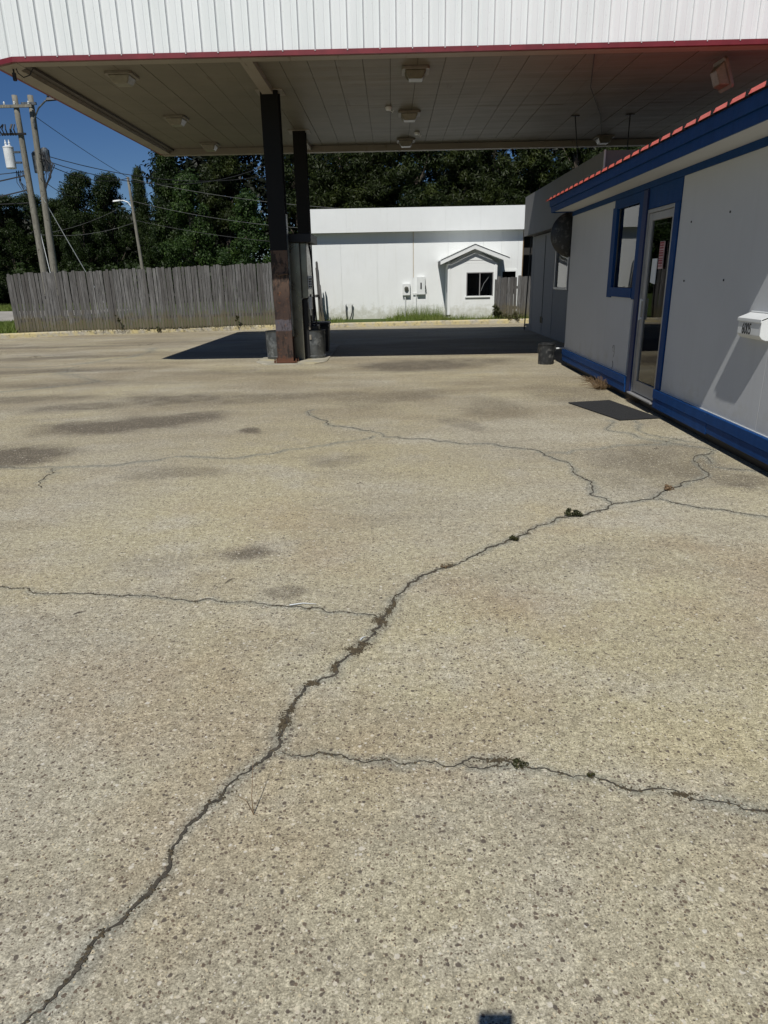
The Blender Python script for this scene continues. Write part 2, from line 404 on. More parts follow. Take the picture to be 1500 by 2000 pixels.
# kerb line (foot of the kerb) and its far continuations
KL = [(-30, 12.5), (-17, 18.3), (-11.63, 20.72), (-9.69, 21.5), (-7.52, 22.05), (-5.6, 22.4), (-3.73, 22.68), (-2.0, 22.95), (-.08, 23.2), (2.2, 23.42), (4.43, 23.55), (14, 23.7)]
def kerb_y(x):
    return float(np.interp(x, [p[0] for p in KL], [p[1] for p in KL]))
CR = {
'main':[(-0.98,0.72),(-0.81,1.02),(-0.77,1.09),(-0.75,1.15),(-0.74,1.21),(-0.71,1.25),(-0.67,1.32),(-0.64,1.38),(-0.63,1.46),(-0.62,1.53),(-0.59,1.61),(-0.58,1.65),(-0.54,1.72),(-0.49,1.80),(-0.44,1.87),(-0.40,1.93),(-0.40,2.02),(-0.40,2.11),(-0.38,2.21),(-0.36,2.29),(-0.30,2.34),(-0.24,2.38),(-0.24,2.46),(-0.18,2.55),(-0.13,2.64),(-0.10,2.74),(-0.06,2.85),(-0.01,2.99),(0.07,3.22),(0.17,3.34),(0.26,3.42),(0.46,3.59),(0.65,3.77),(0.76,3.89),(0.94,4.08),(1.09,4.22),(1.29,4.29),(1.47,4.44),(1.67,4.52),(1.91,4.69),(2.15,4.93),(2.48,5.35),(2.81,5.84)],
'left':[(-2.6,3.3),(-2.08,3.25),(-1.91,3.22),(-1.80,3.16),(-1.66,3.16),(-1.49,3.14),(-1.36,3.13),(-1.22,3.11),(-1.10,3.07),(-0.90,3.06),(-0.69,3.03),(-0.60,2.99),(-0.48,2.98),(-0.32,2.91),(-0.20,2.90),(-0.07,2.85)],
'right':[(-0.40,1.91),(-0.30,1.88),(-0.16,1.86),(-0.05,1.86),(0.09,1.85),(0.21,1.84),(0.25,1.87),(0.31,1.86),(0.37,1.84),(0.43,1.81),(0.51,1.79),(0.60,1.77),(0.67,1.74),(0.76,1.71),(0.86,1.69),(0.95,1.66),(1.09,1.62),(1.4,1.53)],
'right2':[(0.21,1.84),(0.26,1.81),(0.33,1.82),(0.37,1.84)],
'up':[(1.49,4.45),(1.41,4.71),(1.47,5.11),(1.46,5.36),(1.38,5.75),(1.32,5.97),(1.10,6.16),(0.73,6.31),(0.45,6.45),(0.11,6.59),(-0.09,6.69),(-0.36,7.08),(-0.71,7.32),(-0.90,7.77),(-0.96,8.26)],
'r3':[(1.81,4.57),(1.96,4.45),(2.15,4.33),(2.41,4.17),(2.7,4.0)],
'far1':[(-3.9,5.72),(-3.44,5.73),(-2.97,5.71),(-2.85,5.49),(-2.74,5.04)],
'far2':[(-2.93,5.65),(-2.33,5.79),(-1.70,5.97),(-1.00,6.21),(-0.34,6.55),(-0.19,6.73)],
'far3':[(-6.5,9.9),(-5.82,10.10),(-5.38,10.45),(-4.91,10.83),(-4.73,11.09),(-5.41,11.78),(-6.03,12.76),(-5.97,13.29)],
'far4':[(-9,13.2),(-7.56,13.27),(-6.36,13.27),(-5.77,14.59),(-5.75,16.80)],
'r4':[(1.29,5.97),(1.77,6.04),(2.23,6.17),(2.73,6.38)],
'r5':[(2.36,7.30),(2.18,6.79),(2.37,6.59),(2.56,6.31),(2.87,5.93),(2.63,5.50)],
'r6':[(2.59,5.39),(2.72,5.32),(2.95,5.22)],
'r7':[(2.60,7.28),(2.51,6.58),(2.86,6.23)]}
CW = dict(main=.0098, left=.0045, right=.0046, right2=.0035, up=.0075, r3=.0062, far1=.0055, far2=.0032, far3=.007, far4=.006, r4=.002, r5=.0035, r6=.004, r7=.003)
HAL = dict(main=.045, left=.028, right=.04, right2=.03, up=.05, r3=.05, far1=.03, far2=.05, far3=.09, far4=.12, r4=.05, r5=.07, r6=.05, r7=.05)
STN = [(-.82, 3.74, .19, .20, .55, .6), (-3.6, 6.2, .6, .5, 0, .8), (-3.0, 7.6, .95, .5, .3, .85), (-1.9, 9.1, 1.3, .5, .1, .4), (.2, 9.2, .7, .5, .2, .35), (2.2, 5.6, .7, .6, .5, .4), (2.3, 8.9, .5, 1.2, .1, .3), (-2.3, 8.0, .35, .3, 0, .6), (-1.56, 6.97, .16, .16, 0, .75),
       (-3.0, 9.25, 1.0, .5, .1, .6), (-.48, 3.06, .14, .08, 0, .5), (-.57, 5.77, .25, .2, 0, .3), (-1.82, 5.4, .4, .22, 0, .35), (.45, 12.5, 1.2, .8, 0, .75),
       (1.5, 13.0, 1.0, .6, 0, .5), (1.96, 5.15, .6, .5, .4, .25), (.75, 7.25, .22, .5, 0, .35), (2.55, 5.0, .35, .3, 0, .45), (-.45, 8.95, .5, .8, .6, .3), (2.5, 6.1, .5, .3, 0, .3),
       (-2.4, 12.0, 1.4, .5, 0, .3), (-7.2, 14.9, 1.8, .45, .15, .5), (-5.4, 9.4, 1.6, .35, 0, .45), (-5.2, 10.8, 1.6, .3, .1, .35), (1.2, 8.2, .35, .9, 0, .3), (-6.5, 12.6, 2.6, .3, .1, .5), (-9, 17.5, 3, .35, .1, .45), (-5, 18.6, 3, .25, .1, .4), (-4.0, 8.6, .8, .35, .2, .5), (-1.4, 3.6, .3, .2, .2, .15)]
BLO = [(-.60, 1.17, .07), (-.68, 1.74, .05), (.37, 2.47, .06)]
def jag(pts, lvl=3, amt=.2):
    rnd = random.Random(len(pts)*13+5)
    p = [Vector((a, b)) for a, b in pts]
    for l in range(lvl):
        q = [p[0]]
        for a, b in zip(p[:-1], p[1:]):
            d = b-a
            if d.length > .012:
                nrm = Vector((-d.y, d.x)); q.append((a+b)/2+nrm*rnd.uniform(-amt, amt))
            q.append(b)
        p = q
    return p
CJ = {k: jag(v) for k, v in CR.items()}
# tessellated sheet with pigmentation attributes
def spacing(lo, hi, fine0, fine1, f, grow):
    a = list(np.arange(fine0, fine1+1e-6, f)); s = f; x = fine1
    while x < hi: s = min(s*grow, .6); x += s; a.append(min(x, hi))
    s = f; x = fine0
    while x > lo: s = min(s*grow, .6); x -= s; a.insert(0, max(x, lo))
    return np.unique(np.round(a, 5))
xs = spacing(-30, 14, -1.6, 2.4, .022, 1.035)
ys = spacing(-6, 23.9, .8, 4.2, .022, 1.012)
GX, GY = np.meshgrid(xs, ys)
ker = np.interp(GX, [p[0] for p in KL], [p[1]+.06 for p in KL])
GYc = np.minimum(GY, ker)
def vnoise(x, y, s, seed):
    r = np.random.RandomState(seed); t = r.rand(64, 64)
    u = x*s; v = y*s; i = np.floor(u).astype(int); j = np.floor(v).astype(int); fu = u-i; fv = v-j
    fu = fu*fu*(3-2*fu); fv = fv*fv*(3-2*fv)
    g = lambda a, b: t[a % 64, b % 64]
    return (g(i, j)*(1-fu)+g(i+1, j)*fu)*(1-fv)+(g(i, j+1)*(1-fu)+g(i+1, j+1)*fu)*fv
wx = GX+.16*(vnoise(GX, GYc, 4, 1)-.5)+.08*(vnoise(GX, GYc, 11, 2)-.5)+.3*(vnoise(GX, GYc, 1.3, 5)-.5)
wy = GYc+.16*(vnoise(GX, GYc, 4, 3)-.5)+.08*(vnoise(GX, GYc, 11, 4)-.5)+.3*(vnoise(GX, GYc, 1.3, 6)-.5)
st = np.zeros_like(GX)
for (a, b, ra, rb, rot, k) in STN:
    dx = wx-a; dy = wy-b; c, s = math.cos(rot), math.sin(rot)
    d = np.sqrt(((dx*c+dy*s)/ra)**2+((-dx*s+dy*c)/rb)**2)
    st = np.maximum(st, k*np.clip((1.2-d)/.6, 0, 1)**1.1*(.65+.6*vnoise(GX, GYc, 7, 9)))
st = np.clip(st*1.45, 0, 1)
ha = np.zeros_like(GX)
for k, pl in CJ.items():
    P_ = np.array([[q.x, q.y] for q in pl]); W = HAL[k]
    x0, x1 = P_[:, 0].min()-W*2, P_[:, 0].max()+W*2; y0, y1 = P_[:, 1].min()-W*2, P_[:, 1].max()+W*2
    msk = (GX > x0) & (GX < x1) & (GYc > y0) & (GYc < y1); X = GX[msk]; Y = GYc[msk]
    best = np.full(X.shape, 9.)
    step = max(1, len(P_)//90); Q = P_[::step]
    if len(P_) % step != 1: Q = np.vstack([Q, P_[-1]])
    for a, b in zip(Q[:-1], Q[1:]):
        d = b-a; L = (d**2).sum()+1e-9
        t = np.clip(((X-a[0])*d[0]+(Y-a[1])*d[1])/L, 0, 1)
        best = np.minimum(best, np.hypot(X-a[0]-t*d[0], Y-a[1]-t*d[1]))
    h = np.clip(1-best/(W*(.4+1.2*vnoise(X, Y, 6, 21))), 0, 1)
    h2 = ha[msk]; ha[msk] = np.maximum(h2, h*.9)
nx, ny = len(xs), len(ys)
zz_ = .006*(vnoise(GX, GYc, .7, 31)-.5)
zz_[GYc < 12.5] *= 0
V = np.stack([GX, GYc, zz_*0], -1).reshape(-1, 3)
idx = np.arange(nx*ny).reshape(ny, nx)
Fq = np.stack([idx[:-1, :-1], idx[:-1, 1:], idx[1:, 1:], idx[1:, :-1]], -1).reshape(-1, 4)
fy = V[Fq][:, :, 1]; keep = (fy.max(1)-fy.min(1)) > 1e-5; Fq = Fq[keep]
me = bpy.data.meshes.new('forecourt'); me.vertices.add(len(V)); me.vertices.foreach_set('co', V.ravel())
me.loops.add(Fq.size); me.loops.foreach_set('vertex_index', Fq.ravel()); me.polygons.add(len(Fq))
me.polygons.foreach_set('loop_start', np.arange(len(Fq))*4); me.polygons.foreach_set('loop_total', np.full(len(Fq), 4))
me.update(); me.validate()
for nm, arr in (('stain', st), ('halo', ha)):
    a = me.attributes.new(nm, 'FLOAT', 'POINT'); a.data.foreach_set('value', arr.ravel().astype(np.float32))
me.materials.append(MT['lot'])
lot = bpy.data.objects.new('pavement', me); C.objects.link(lot); struct(lot)
# cracks: thin ragged strips of dirt lying in the slab
for k, pl in CJ.items():
    rnd = random.Random(hash(k) % 1000 if False else len(k)*7+len(pl))
    m = MB(); vs = []; fs = []
    n = len(pl); ph = rnd.random()*9
    for i, p in enumerate(pl):
        a = pl[max(i-1, 0)]; b = pl[min(i+1, n-1)]; d = (b-a).normalized(); nr = Vector((-d.y, d.x))
        wv = CW[k]*.72*(.25+.75*abs(math.sin(i*.11+ph))+rnd.random()*.5)
        if i in (0, n-1): wv = .0004
        vs.append((p.x+nr.x*wv*rnd.uniform(.3, 1), p.y+nr.y*wv*rnd.uniform(.3, 1), .003))
        vs.append((p.x-nr.x*wv*rnd.uniform(.3, 1), p.y-nr.y*wv*rnd.uniform(.3, 1), .003))
    for i in range(n-1): fs.append((2*i, 2*i+2, 2*i+3, 2*i+1))
    m.add(vs, fs); struct(m.build('pavement_crack', 'soil'))
# thick dirt and moss packed into the main crack
def clod(cx, cy, rx, ry, n, sd, mat='soil'):
    r = random.Random(sd); m = MB()
    for i in range(n):
        a = r.random()*6.28; q = r.random()**.8*(1+.5*math.sin(a*3+sd)+.3*math.sin(a*7+sd*2))
        x = cx+rx*q*math.cos(a); y = cy+ry*q*math.sin(a)
        s = r.uniform(.0015, .0055)*(1.15-q*.5); z = .002
        vs = [(x+s*r.uniform(.6, 1.3)*math.cos(t), y+s*r.uniform(.6, 1.3)*math.sin(t), z) for t in (0, 1.25, 2.5, 3.77, 5.0)]
        vs.append((x, y, z+s*r.uniform(.4, 1.1)))
        m.add(vs, [(0, 1, 5), (1, 2, 5), (2, 3, 5), (3, 4, 5), (4, 0, 5)])
    return m
bits = MB()
for (x, y, a, b, n) in ((-.405, 2.06, .022, .06, 130), (-.39, 2.14, .012, .03, 40), (-.33, 2.31, .035, .02, 50), (-.25, 2.42, .014, .045, 110), (-.17, 2.56, .045, .035, 170), (-.14, 2.61, .03, .02, 60),
                        (-.07, 2.82, .04, .06, 150), (-.03, 2.92, .02, .05, 60), (-.005, 3.0, .012, .05, 50), (.3, 3.45, .04, .03, 40), (.33, 1.85, .09, .015, 40), (.86, 1.69, .05, .01, 40)):
    m = clod(x, y, a, b, int(n*3.2), int(x*1000)+n); bits.add(m.v, m.f)
rnd = random.Random(77)
for k, pl in CJ.items():
    L = 0
    for a, b in zip(pl[:-1], pl[1:]):
        d = b-a
        if rnd.random() < (.75 if k == 'main' else .45 if k in ('left', 'right', 'up', 'r3') else .2)*min(1, d.length/.02):
            sp = CW[k]*rnd.choice((1, 1.5, 2.2, 3.6)); q = a+d*rnd.random()
            m = clod(q.x, q.y, sp, sp, rnd.randint(3, 11), rnd.randint(0, 9999)); bits.add(m.v, m.f)
tag(bits.build('crack_dirt', 'clod'), 'dark clumps of dirt and dead moss packed in the main pavement crack', 'dirt', kind='stuff')

# verge behind the kerb, kerb, far road and grass
vp = [(x, y+.10) for x, y in KL]
m = MB(); n = len(vp)
vs = [(x, y, .11) for x, y in vp]+[(x, y, .11) for x, y in ((14, 60), (-14.2, 60), (-14.2, 29), (-30, 26.0))]
m.add(vs, [tuple(range(len(vs)))]); struct(m.build('verge', 'ground'))
def sweep(path, prof, name, mat):   # prof: (offset to the left of the path, z)
    m = MB(); P_ = [Vector(p) for p in path]; vs = []; fs = []; k = len(prof)
    for i, p in enumerate(P_):
        a = P_[max(i-1, 0)]; b = P_[min(i+1, len(P_)-1)]; d = (b-a).normalized(); nr = Vector((-d.y, d.x))
        for o, z in prof: vs.append((p.x+nr.x*o, p.y+nr.y*o, z))
    for i in range(len(P_)-1):
        for j in range(k-1): fs.append((i*k+j, (i+1)*k+j, (i+1)*k+j+1, i*k+j+1))
    m.add(vs, fs); return m
kp = []
for i in range(len(KL)-1):
    for t in range(8):
        q = t/8; kp.append((KL[i][0]*(1-q)+KL[i+1][0]*q+R.uniform(-.008, .008), KL[i][1]*(1-q)+KL[i+1][1]*q+R.uniform(-.008, .008)))
kp.append(KL[-1])
struct(sweep(kp, [(0, -.03), (.005, .10), (.02, .128), (.05, .14), (.13, .138), (.17, .10)], 'kerb', 'kerb').build('kerb', 'kerb'))
m = MB(); m.add([(-90, 27, .0), (-14.3, 28.9, .0), (-14.3, 42.5, .0), (-90, 46, .0)], [(0, 1, 2, 3)]); struct(m.build('road', 'road'))

# ------------------------------------------------------------------ canopy
cn = thing('fuel_canopy', 'large flat fuel station canopy with white ribbed metal fascia and red bottom trim', 'canopy', (.9, 14.7, 0))
off = Vector((-.9, -14.7, 0))
def cb(mb, name, mat, par=None, **k):
    o = mb.build(name, mat, par or cn, **k)
    if (par or cn) is cn: o.location = off
    return o
FZ0, FZ1 = 4.42, 5.75
fpath = [(7.3, 18.5), (7.3, 10.92), (-5.18, 10.92), (-5.56, 11.10), (-5.53, 18.5)]
# profile walking along the path (outward is to the left of travel reversed)
def ribline(path, step=.2225):
    out = []
    for a, b in zip(path[:-1], path[1:]):
        a = Vector(a); b = Vector(b); d = (b-a); L = d.length; d.normalize(); nr = Vector((-d.y, d.x))
        nr = -nr      # outwards
        s = 0.
        while s < L-.01:
            seg = [(0, 0), (.030, .016), (.050, .016), (.064, 0), (.068, -.022), (.073, 0), (.125, .0), (.131, .005), (.15, .005), (.156, 0)]
            for o, h in seg:
                if s+o < L: out.append(a+d*(s+o)+nr*h)
            s += step
        out.append(b)
    return out
rl = ribline(fpath)
m = MB(); vs = []
for p in rl: vs += [(p.x, p.y, FZ0+.062), (p.x, p.y, FZ1 if p.y < 11.2 else 4.62)]
m.add(vs, [(2*i, 2*i+2, 2*i+3, 2*i+1) for i in range(len(rl)-1)])
m.box(-5.45, 7.25, 18.47, 18.5, FZ0+.062, 4.62)
cb(m, 'fascia_sheeting', 'rib')
# red trim
m = MB(); o_ = .024
tp = [(7.3+o_, 18.5), (7.3+o_, 10.92-o_), (-5.19, 10.92-o_), (-5.58, 11.09), (-5.55, 18.5)]
ti = [(7.27, 18.5), (7.27, 10.95), (-5.17, 10.95), (-5.53, 11.12), (-5.50, 18.5)]
for i in range(4):
    a, b, c, d = tp[i], tp[i+1], ti[i+1], ti[i]
    m.hexa([(a[0], a[1], FZ0), (b[0], b[1], FZ0), (c[0], c[1], FZ0), (d[0], d[1], FZ0)], [(a[0], a[1], FZ0+.062), (b[0], b[1], FZ0+.062), (c[0], c[1], FZ0+.062), (d[0], d[1], FZ0+.062)])
cb(m, 'red_trim', 'red')
for i in range(27):
    m = MB(); m.lathe((-5.0+i*.445, 10.92-o_-.004, FZ0+.050), [(.007, -.006), (.009, 0), (.007, .006)], 6)
    cb(m, 'rivet', 'canwhite')
# border band and soffit
m = MB()
m.box(-5.15, 7.27, 10.952, 11.14, FZ0-.004, 4.52)
m.prism([(-5.52, 11.13), (-5.16, 10.955), (-5.16, 11.2), (-5.28, 11.3), (-5.28, 18.3), (-5.495, 18.3)], FZ0-.004, 4.52)
m.box(-5.465, 7.27, 18.302, 18.47, FZ0-.03, 4.52)
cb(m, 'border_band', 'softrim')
m = MB(); m.box(-5.279, -5.17, 11.3, 18.3, 4.475, 4.515); cb(m, 'shade_strip', 'bandshade')  # added dark strip, paints in the shade where the band faces away
m = MB(); x = -5.24; i = 0
while x < 7.25:
    x1 = min(x+.399, 7.25); dz = R.uniform(-.003, .003)
    m.box(x, x1, 11.145, 14.6, 4.52+dz, 4.535+dz); dz += R.uniform(-.002, .002)
    m.box(x, x1, 14.604, 18.3, 4.52+dz, 4.535+dz)
    x += .406; i += 1
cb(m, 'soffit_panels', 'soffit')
m = MB(); m.prism([(-5.2, 10.99), (7.25, 10.99), (7.25, 18.465), (-5.48, 18.465), (-5.5, 11.2)], 4.56, 4.62); cb(m, 'roof_deck', 'darkroom')
m = MB(); m.box(-2.10, -1.92, 11.142, 12.98, 4.43, 4.518); cb(m, 'soffit_beam', 'softrim')
m = MB(); m.box(-2.04, -1.86, 16.75, 18.30, 4.43, 4.518); cb(m, 'soffit_beam', 'softrim')
m = MB(); m.tube([(2.9, 11.16, 4.50), (3.4, 13.2, 4.47), (4.2, 15.4, 4.49), (5.05, 18.2, 4.50)], .007, 5)
cb(m, 'loose_wire', 'wire')
m = MB(); m.tube([(-5.3, 11.2, 4.42), (-5.28, 11.2, 4.36), (-5.22, 11.22, 4.31), (-5.12, 11.2, 4.33), (-5.06, 11.2, 4.41)], .008, 5)
m.box(-5.37, -5.33, 11.2, 11.24, 4.27, 4.37); m.tube([(-5.35, 11.22, 4.37), (-5.35, 11.22, 4.43)], .012, 6)
cb(m, 'dangling_junction_box', 'wire')
# columns
def col(x0, x1, y0, y1, name, label, plate=True):
    cx, cy = (x0+x1)/2, (y0+y1)/2
    t = thing(name, label, 'column', (cx, cy, 0), 0)
    m = MB(); w2 = (x1-x0)/2; d2 = (y1-y0)/2
    m.box(-w2, w2, -d2, -d2+.022, .02, 4.515); m.box(-w2, w2, d2-.022, d2, .02, 4.515)
    m.box(-.012, .012, -d2+.022, d2-.022, .02, 4.515)
    m.build('steel_beam', 'column', t, bevel=.004)
    m = MB(); m.box(-w2-.02, w2+.03, -d2-.03, d2+.03, .026, .05); m.build('base_plate', 'column', t)
    m = MB()
    for sx in (-1, 1):
        for sy in (-1, 1):
            m.lathe((sx*(w2+.05), sy*(d2-.02)-.02, .026), [(.02, 0), (.02, .035), (.012, .036), (.012, .07)], 8)
    m.build('anchor_bolts', 'column', t)
    m = MB(); m.box(-.23, .23, -.18, .26, 4.505, 4.517); m.build('head_plate', 'softrim', t)
    return t
c1 = col(-2.15, -1.85, 13.05, 13.33, 'canopy_column', 'rust brown steel canopy column with black upper half, nearest the camera')
m = MB(); m.tube([(-.05, -.16, 1.63), (-.07, -.175, 1.60), (-.02, -.175, 1.585), (.05, -.17, 1.60), (.13, -.165, 1.60), (.15, -.12, 1.60)], .012, 6)
m.build('hook', 'column', c1)
m = MB(); m.box(.1505, .162, -.10, .06, .5, 2.6); m.build('conduit_strip', 'galv', c1)
col(-2.06, -1.79, 16.4, 16.65, 'canopy_column', 'black steel canopy column behind the fuel dispenser, farther from the camera')
# ceiling lights
def ceil_light():
    t = thing('canopy_light', '', 'ceiling light')
    m = MB(); m.prism([(-.20, -.24), (.20, -.24), (.24, -.20), (.24, .20), (.20, .24), (-.20, .24), (-.24, .20), (-.24, -.20)], -.045, 0)
    m.build('housing', 'lampbody', t, bevel=.006)
    m = MB(); t_ = [(-.19, -.2), (.19, -.2), (.19, .2), (-.19, .2)]; b_ = [(-.12, -.13), (.12, -.13), (.12, .13), (-.12, .13)]
    m.hexa([(x, y, -.17) for x, y in b_], [(x, y, -.0455) for x, y in t_])
    m.build('diffuser', 'lens', t, bevel=.02)
    return t
L0 = ceil_light()
LP = [(-4.07, 12.0, 'canopy light with square bowl diffuser, leftmost and nearest the white fascia'), (-4.12, 14.95, 'canopy light in the left row, between the front and back ones'), (-4.16, 17.7, 'canopy light at the back of the left row by the far canopy edge'),
      (.42, 12.1, 'canopy light with brown stained diffuser, nearest the fascia in the middle row'), (.40, 15.0, 'canopy light second from the front in the middle row'), (.39, 17.75, 'canopy light at the back of the middle row above the white building'),
      (4.95, 11.95, 'tilted canopy light hanging open near the right end of the fascia'), (5.0, 17.9, 'canopy light at the far back edge above the office roof')]
lights = [L0]+[copy_tree(L0) for _ in range(7)]
for o, (x, y, lb) in zip(lights, LP):
    o.scale = (.88, .88, .88); o.location = (x, y, 4.519); tag(o, lb, 'ceiling light', 'square lights under the canopy')
for ch in [q for q in bpy.data.objects if q.parent == lights[3] and q.name.startswith('diffuser')]:
    ch.data = ch.data.copy(); ch.data.materials[0] = MT['lensdark']
lights[6].rotation_euler = (0, math.radians(68), 0); lights[6].location = (5.0, 11.75, 4.27)
# two small sensors under the soffit
for x, y, lb in ((0.0, 14.5, 'small broken white fitting dangling from the soffit between the middle lights'), (.62, 16.9, 'tiny white fitting on the soffit near the rear middle light')):
    t = thing('soffit_fitting', lb, 'fitting', (x, y, 4.515))
    m = MB(); m.lathe((0, 0, -.05), [(.05, 0), (.06, .03), (.06, .05)], 10); m.build('cap', 'canwhite', t)
    m = MB(); m.tube([(0, 0, -.05), (.06, .02, -.07), (.1, -.02, -.06), (.07, .02, -.09)], .006, 5); m.build('loose_lead', 'canwhite', t)
# hanger rods down to the garage roof
for x, x2, lb in ((3.75, 3.9, 'thin dark hanger rod from the soffit to the garage roof, left one'), (4.85, 4.85, 'thin dark hanger rod from the soffit to the garage roof, right one')):
    t = thing('hanger_rod', lb, 'rod', (x, 15.6, 0))
    m = MB(); m.tube([(0, 0, 4.52), (x2-x, 0, 3.42)], .011, 6); m.build('rod', 'black', t)
    m = MB(); m.box(-.08, .08, -.04, .04, 4.505, 4.518); m.build('plate', 'black', t)

# ------------------------------------------------------------------ pump island things
m = MB(); m.prism([(-2.62, 13.35), (-2.35, 12.92), (-1.45, 12.92), (-1.25, 13.35), (-1.25, 16.8), (-1.5, 17.2), (-2.3, 17.2), (-2.62, 16.8)], -.02, .016)
struct(m.build('pump_island', 'pad', bevel=.008))
t = thing('fuel_dispenser', 'tall fuel dispenser with stainless steel end panels and black header behind the rusty column', 'fuel pump', (-1.8, 14.0, .025))
m = MB(); m.box(-.14, .10, -.42, -.36, 0, 2.12); m.build('end_panel', 'steel', t, bevel=.006)
m = MB(); m.box(-.12, .10, -.358, .55, 0, 2.12); m.box(.10, .19, -.25, .50, 0, 1.12); m.build('cabinet', 'black', t, bevel=.006)
m = MB(); m.box(.1005, .215, -.30, -.27, 1.14, 2.12); m.box(.115, .215, -.268, .5, 1.14, 2.12); m.build('side_door', 'steel', t, bevel=.006)
m = MB(); m.box(-.22, .33, -.46, .7, 2.125, 2.28); m.build('header', 'black', t, bevel=.01)
m = MB(); m.box(.2155, .29, -.27, .1, 1.30, 1.54); m.build('card_reader', 'boxgrey', t, bevel=.006)
m = MB()
for i in range(4):
    for j in range(2): m.box(.235+j*.03, .255+j*.03, -.277, -.2702, 1.33+i*.045, 1.36+i*.045)
m.build('keypad', 'black', t)
m = MB(); m.tube([(.25, -.1, 2.12), (.29, -.12, 1.8), (.30, -.13, 1.3), (.33, -.14, .7), (.30, -.12, .32), (.24, -.1, .5), (.22, -.12, 1.0), (.25, -.2, 1.2)], .016, 8)
m.build('hose', 'wire', t, smooth=True)
m = MB(); m.box(.22, .28, -.32, -.18, .93, 1.16); m.tube([(.25, -.32, 1.14), (.25, -.36, .95), (.25, -.31, .82)], .014, 8); m.build('nozzle', 'boxgrey', t, bevel=.006)
for z, h, sx in ((.55, .12, .02), (.36, .09, .03)):
    m = MB(); m.box(.192, .2+sx, -.28, -.2, z, z+h); m.build('valve_label', 'lampbody', t)
m = MB(); m.box(.192, .36, -.15, .2, .15, .62); m.build('filter_box', 'black', t, bevel=.02)
def drum(x, y, r, h, label):
    t = thing('galvanised_drum', label, 'drum', (x, y, .0), 0, 'galvanised drums beside the column')
    m = MB(); m.lathe((0, 0, 0), [(r*.96, 0), (r*.97, .04), (r*1.02, .05), (r*1.02, .065), (r*.97, .075), (r, h*.5), (r*1.0, h-.02), (r*1.03, h-.01), (r*1.03, h), (r*.97, h), (r*.95, h*.6), (r*.9, h*.55)], 32)
    m.build('shell', 'galv', t, smooth=False)
    m = MB(); m.lathe((0, 0, h*.55), [(r*.90, .0), (r*.2, .03)], 24); m.build('fill', 'soil', t)
drum(-2.28, 13.95, .22, .55, 'dented galvanised drum on the left side of the rusty column')
drum(-1.56, 13.98, .235, .55, 'dented galvanised drum on the right side of the rusty column')
t = thing('waste_bin', 'square black waste bin behind the right galvanised drum', 'bin', (-1.57, 15.2, .025))
m = MB(); m.hexa([(-.20, -.2, 0), (.20, -.2, 0), (.20, .2, 0), (-.20, .2, 0)], [(-.23, -.23, .55), (.23, -.23, .55), (.23, .23, .55), (-.23, .23, .55)]); m.build('body', 'black', t, bevel=.015)
m = MB(); m.box(-.245, .245, -.245, .245, .552, .61); m.build('rim', 'black', t, bevel=.015)

# ------------------------------------------------------------------ office building
of = thing('office_building', 'low white panelled office with blue timber trim and coral red metal roof edge', 'building', (2.99, 12.15, 0), -.016)
def ob(mb, name, mat, par=None, **k): return mb.build(name, mat, par or of, **k)
Y = lambda y: y-12.15
NE = 4.82     # near end
# wall panels (outer face at x=0)
m = MB()
m.box(0, .012, Y(9.775), Y(12.15), .29, 2.40)            # left of window
m.box(0, .012, Y(8.72), Y(9.77), .29, 1.225)             # under window
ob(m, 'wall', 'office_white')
m = MB()
m.box(0, .012, Y(5.374), Y(7.475), .29, 2.40); m.box(0, .012, Y(NE), Y(5.367), .29, 2.40)
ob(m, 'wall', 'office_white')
m = MB()
m.box(.015, .14, Y(9.66), Y(12.13), .28, 2.62); m.box(.015, .14, Y(8.70), Y(9.655), .28, 1.25); m.box(.015, .14, Y(8.70), Y(9.655), 2.35, 2.62)
m.box(.015, .14, Y(8.55), Y(8.695), .12, 2.62); m.box(.015, .14, Y(7.55), Y(8.545), 2.22, 2.62); m.box(.015, .14, Y(NE), Y(7.545), .12, 2.62)
m.box(.02, 7, Y(12.13), Y(12.15), .12, 2.5); m.box(.142, 7, Y(NE), Y(NE)+.12, .12, 2.7); m.box(7, 7.1, Y(NE), Y(12.1), .12, 3.3)
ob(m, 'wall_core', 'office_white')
m = MB(); m.box(.09, 6.9, Y(NE)+.13, Y(12.1), -.01, .12); ob(m, 'floor_slab', 'soil')
m = MB(); m.box(.142, 6.9, Y(NE)+.13, Y(12.1), 2.63, 2.66); ob(m, 'ceiling', 'darkroom')
m = MB(); m.box(2.2, 2.25, Y(NE)+.13, Y(12.1), .121, 2.62); ob(m, 'inner_partition', 'darkroom')
# foot boards
m = MB()
m.box(-.035, -.004, Y(8.63), Y(12.17), .19, .285); m.box(-.028, .0, Y(8.63), Y(12.16), .09, .187)
m.box(-.035, -.004, Y(NE), Y(7.61), .19, .285); m.box(-.028, .0, Y(6.2), Y(7.605), .085, .187); m.box(-.026, .0, Y(NE), Y(6.196), .10, .187)
ob(m, 'foot_board', 'blue', bevel=.004)
m = MB(); m.box(.06, .085, Y(NE), Y(12.1), -.02, .12); m.box(.06, .085, Y(8.63), Y(12.1), .12, .2); ob(m, 'foundation_skirt', 'black')
m = MB(); m.box(-.006, -.0005, Y(8.63), Y(12.15), .2855, .292); m.box(-.006, -.0005, Y(NE), Y(7.6), .2855, .292); ob(m, 'bottom_bead', 'white_clean')
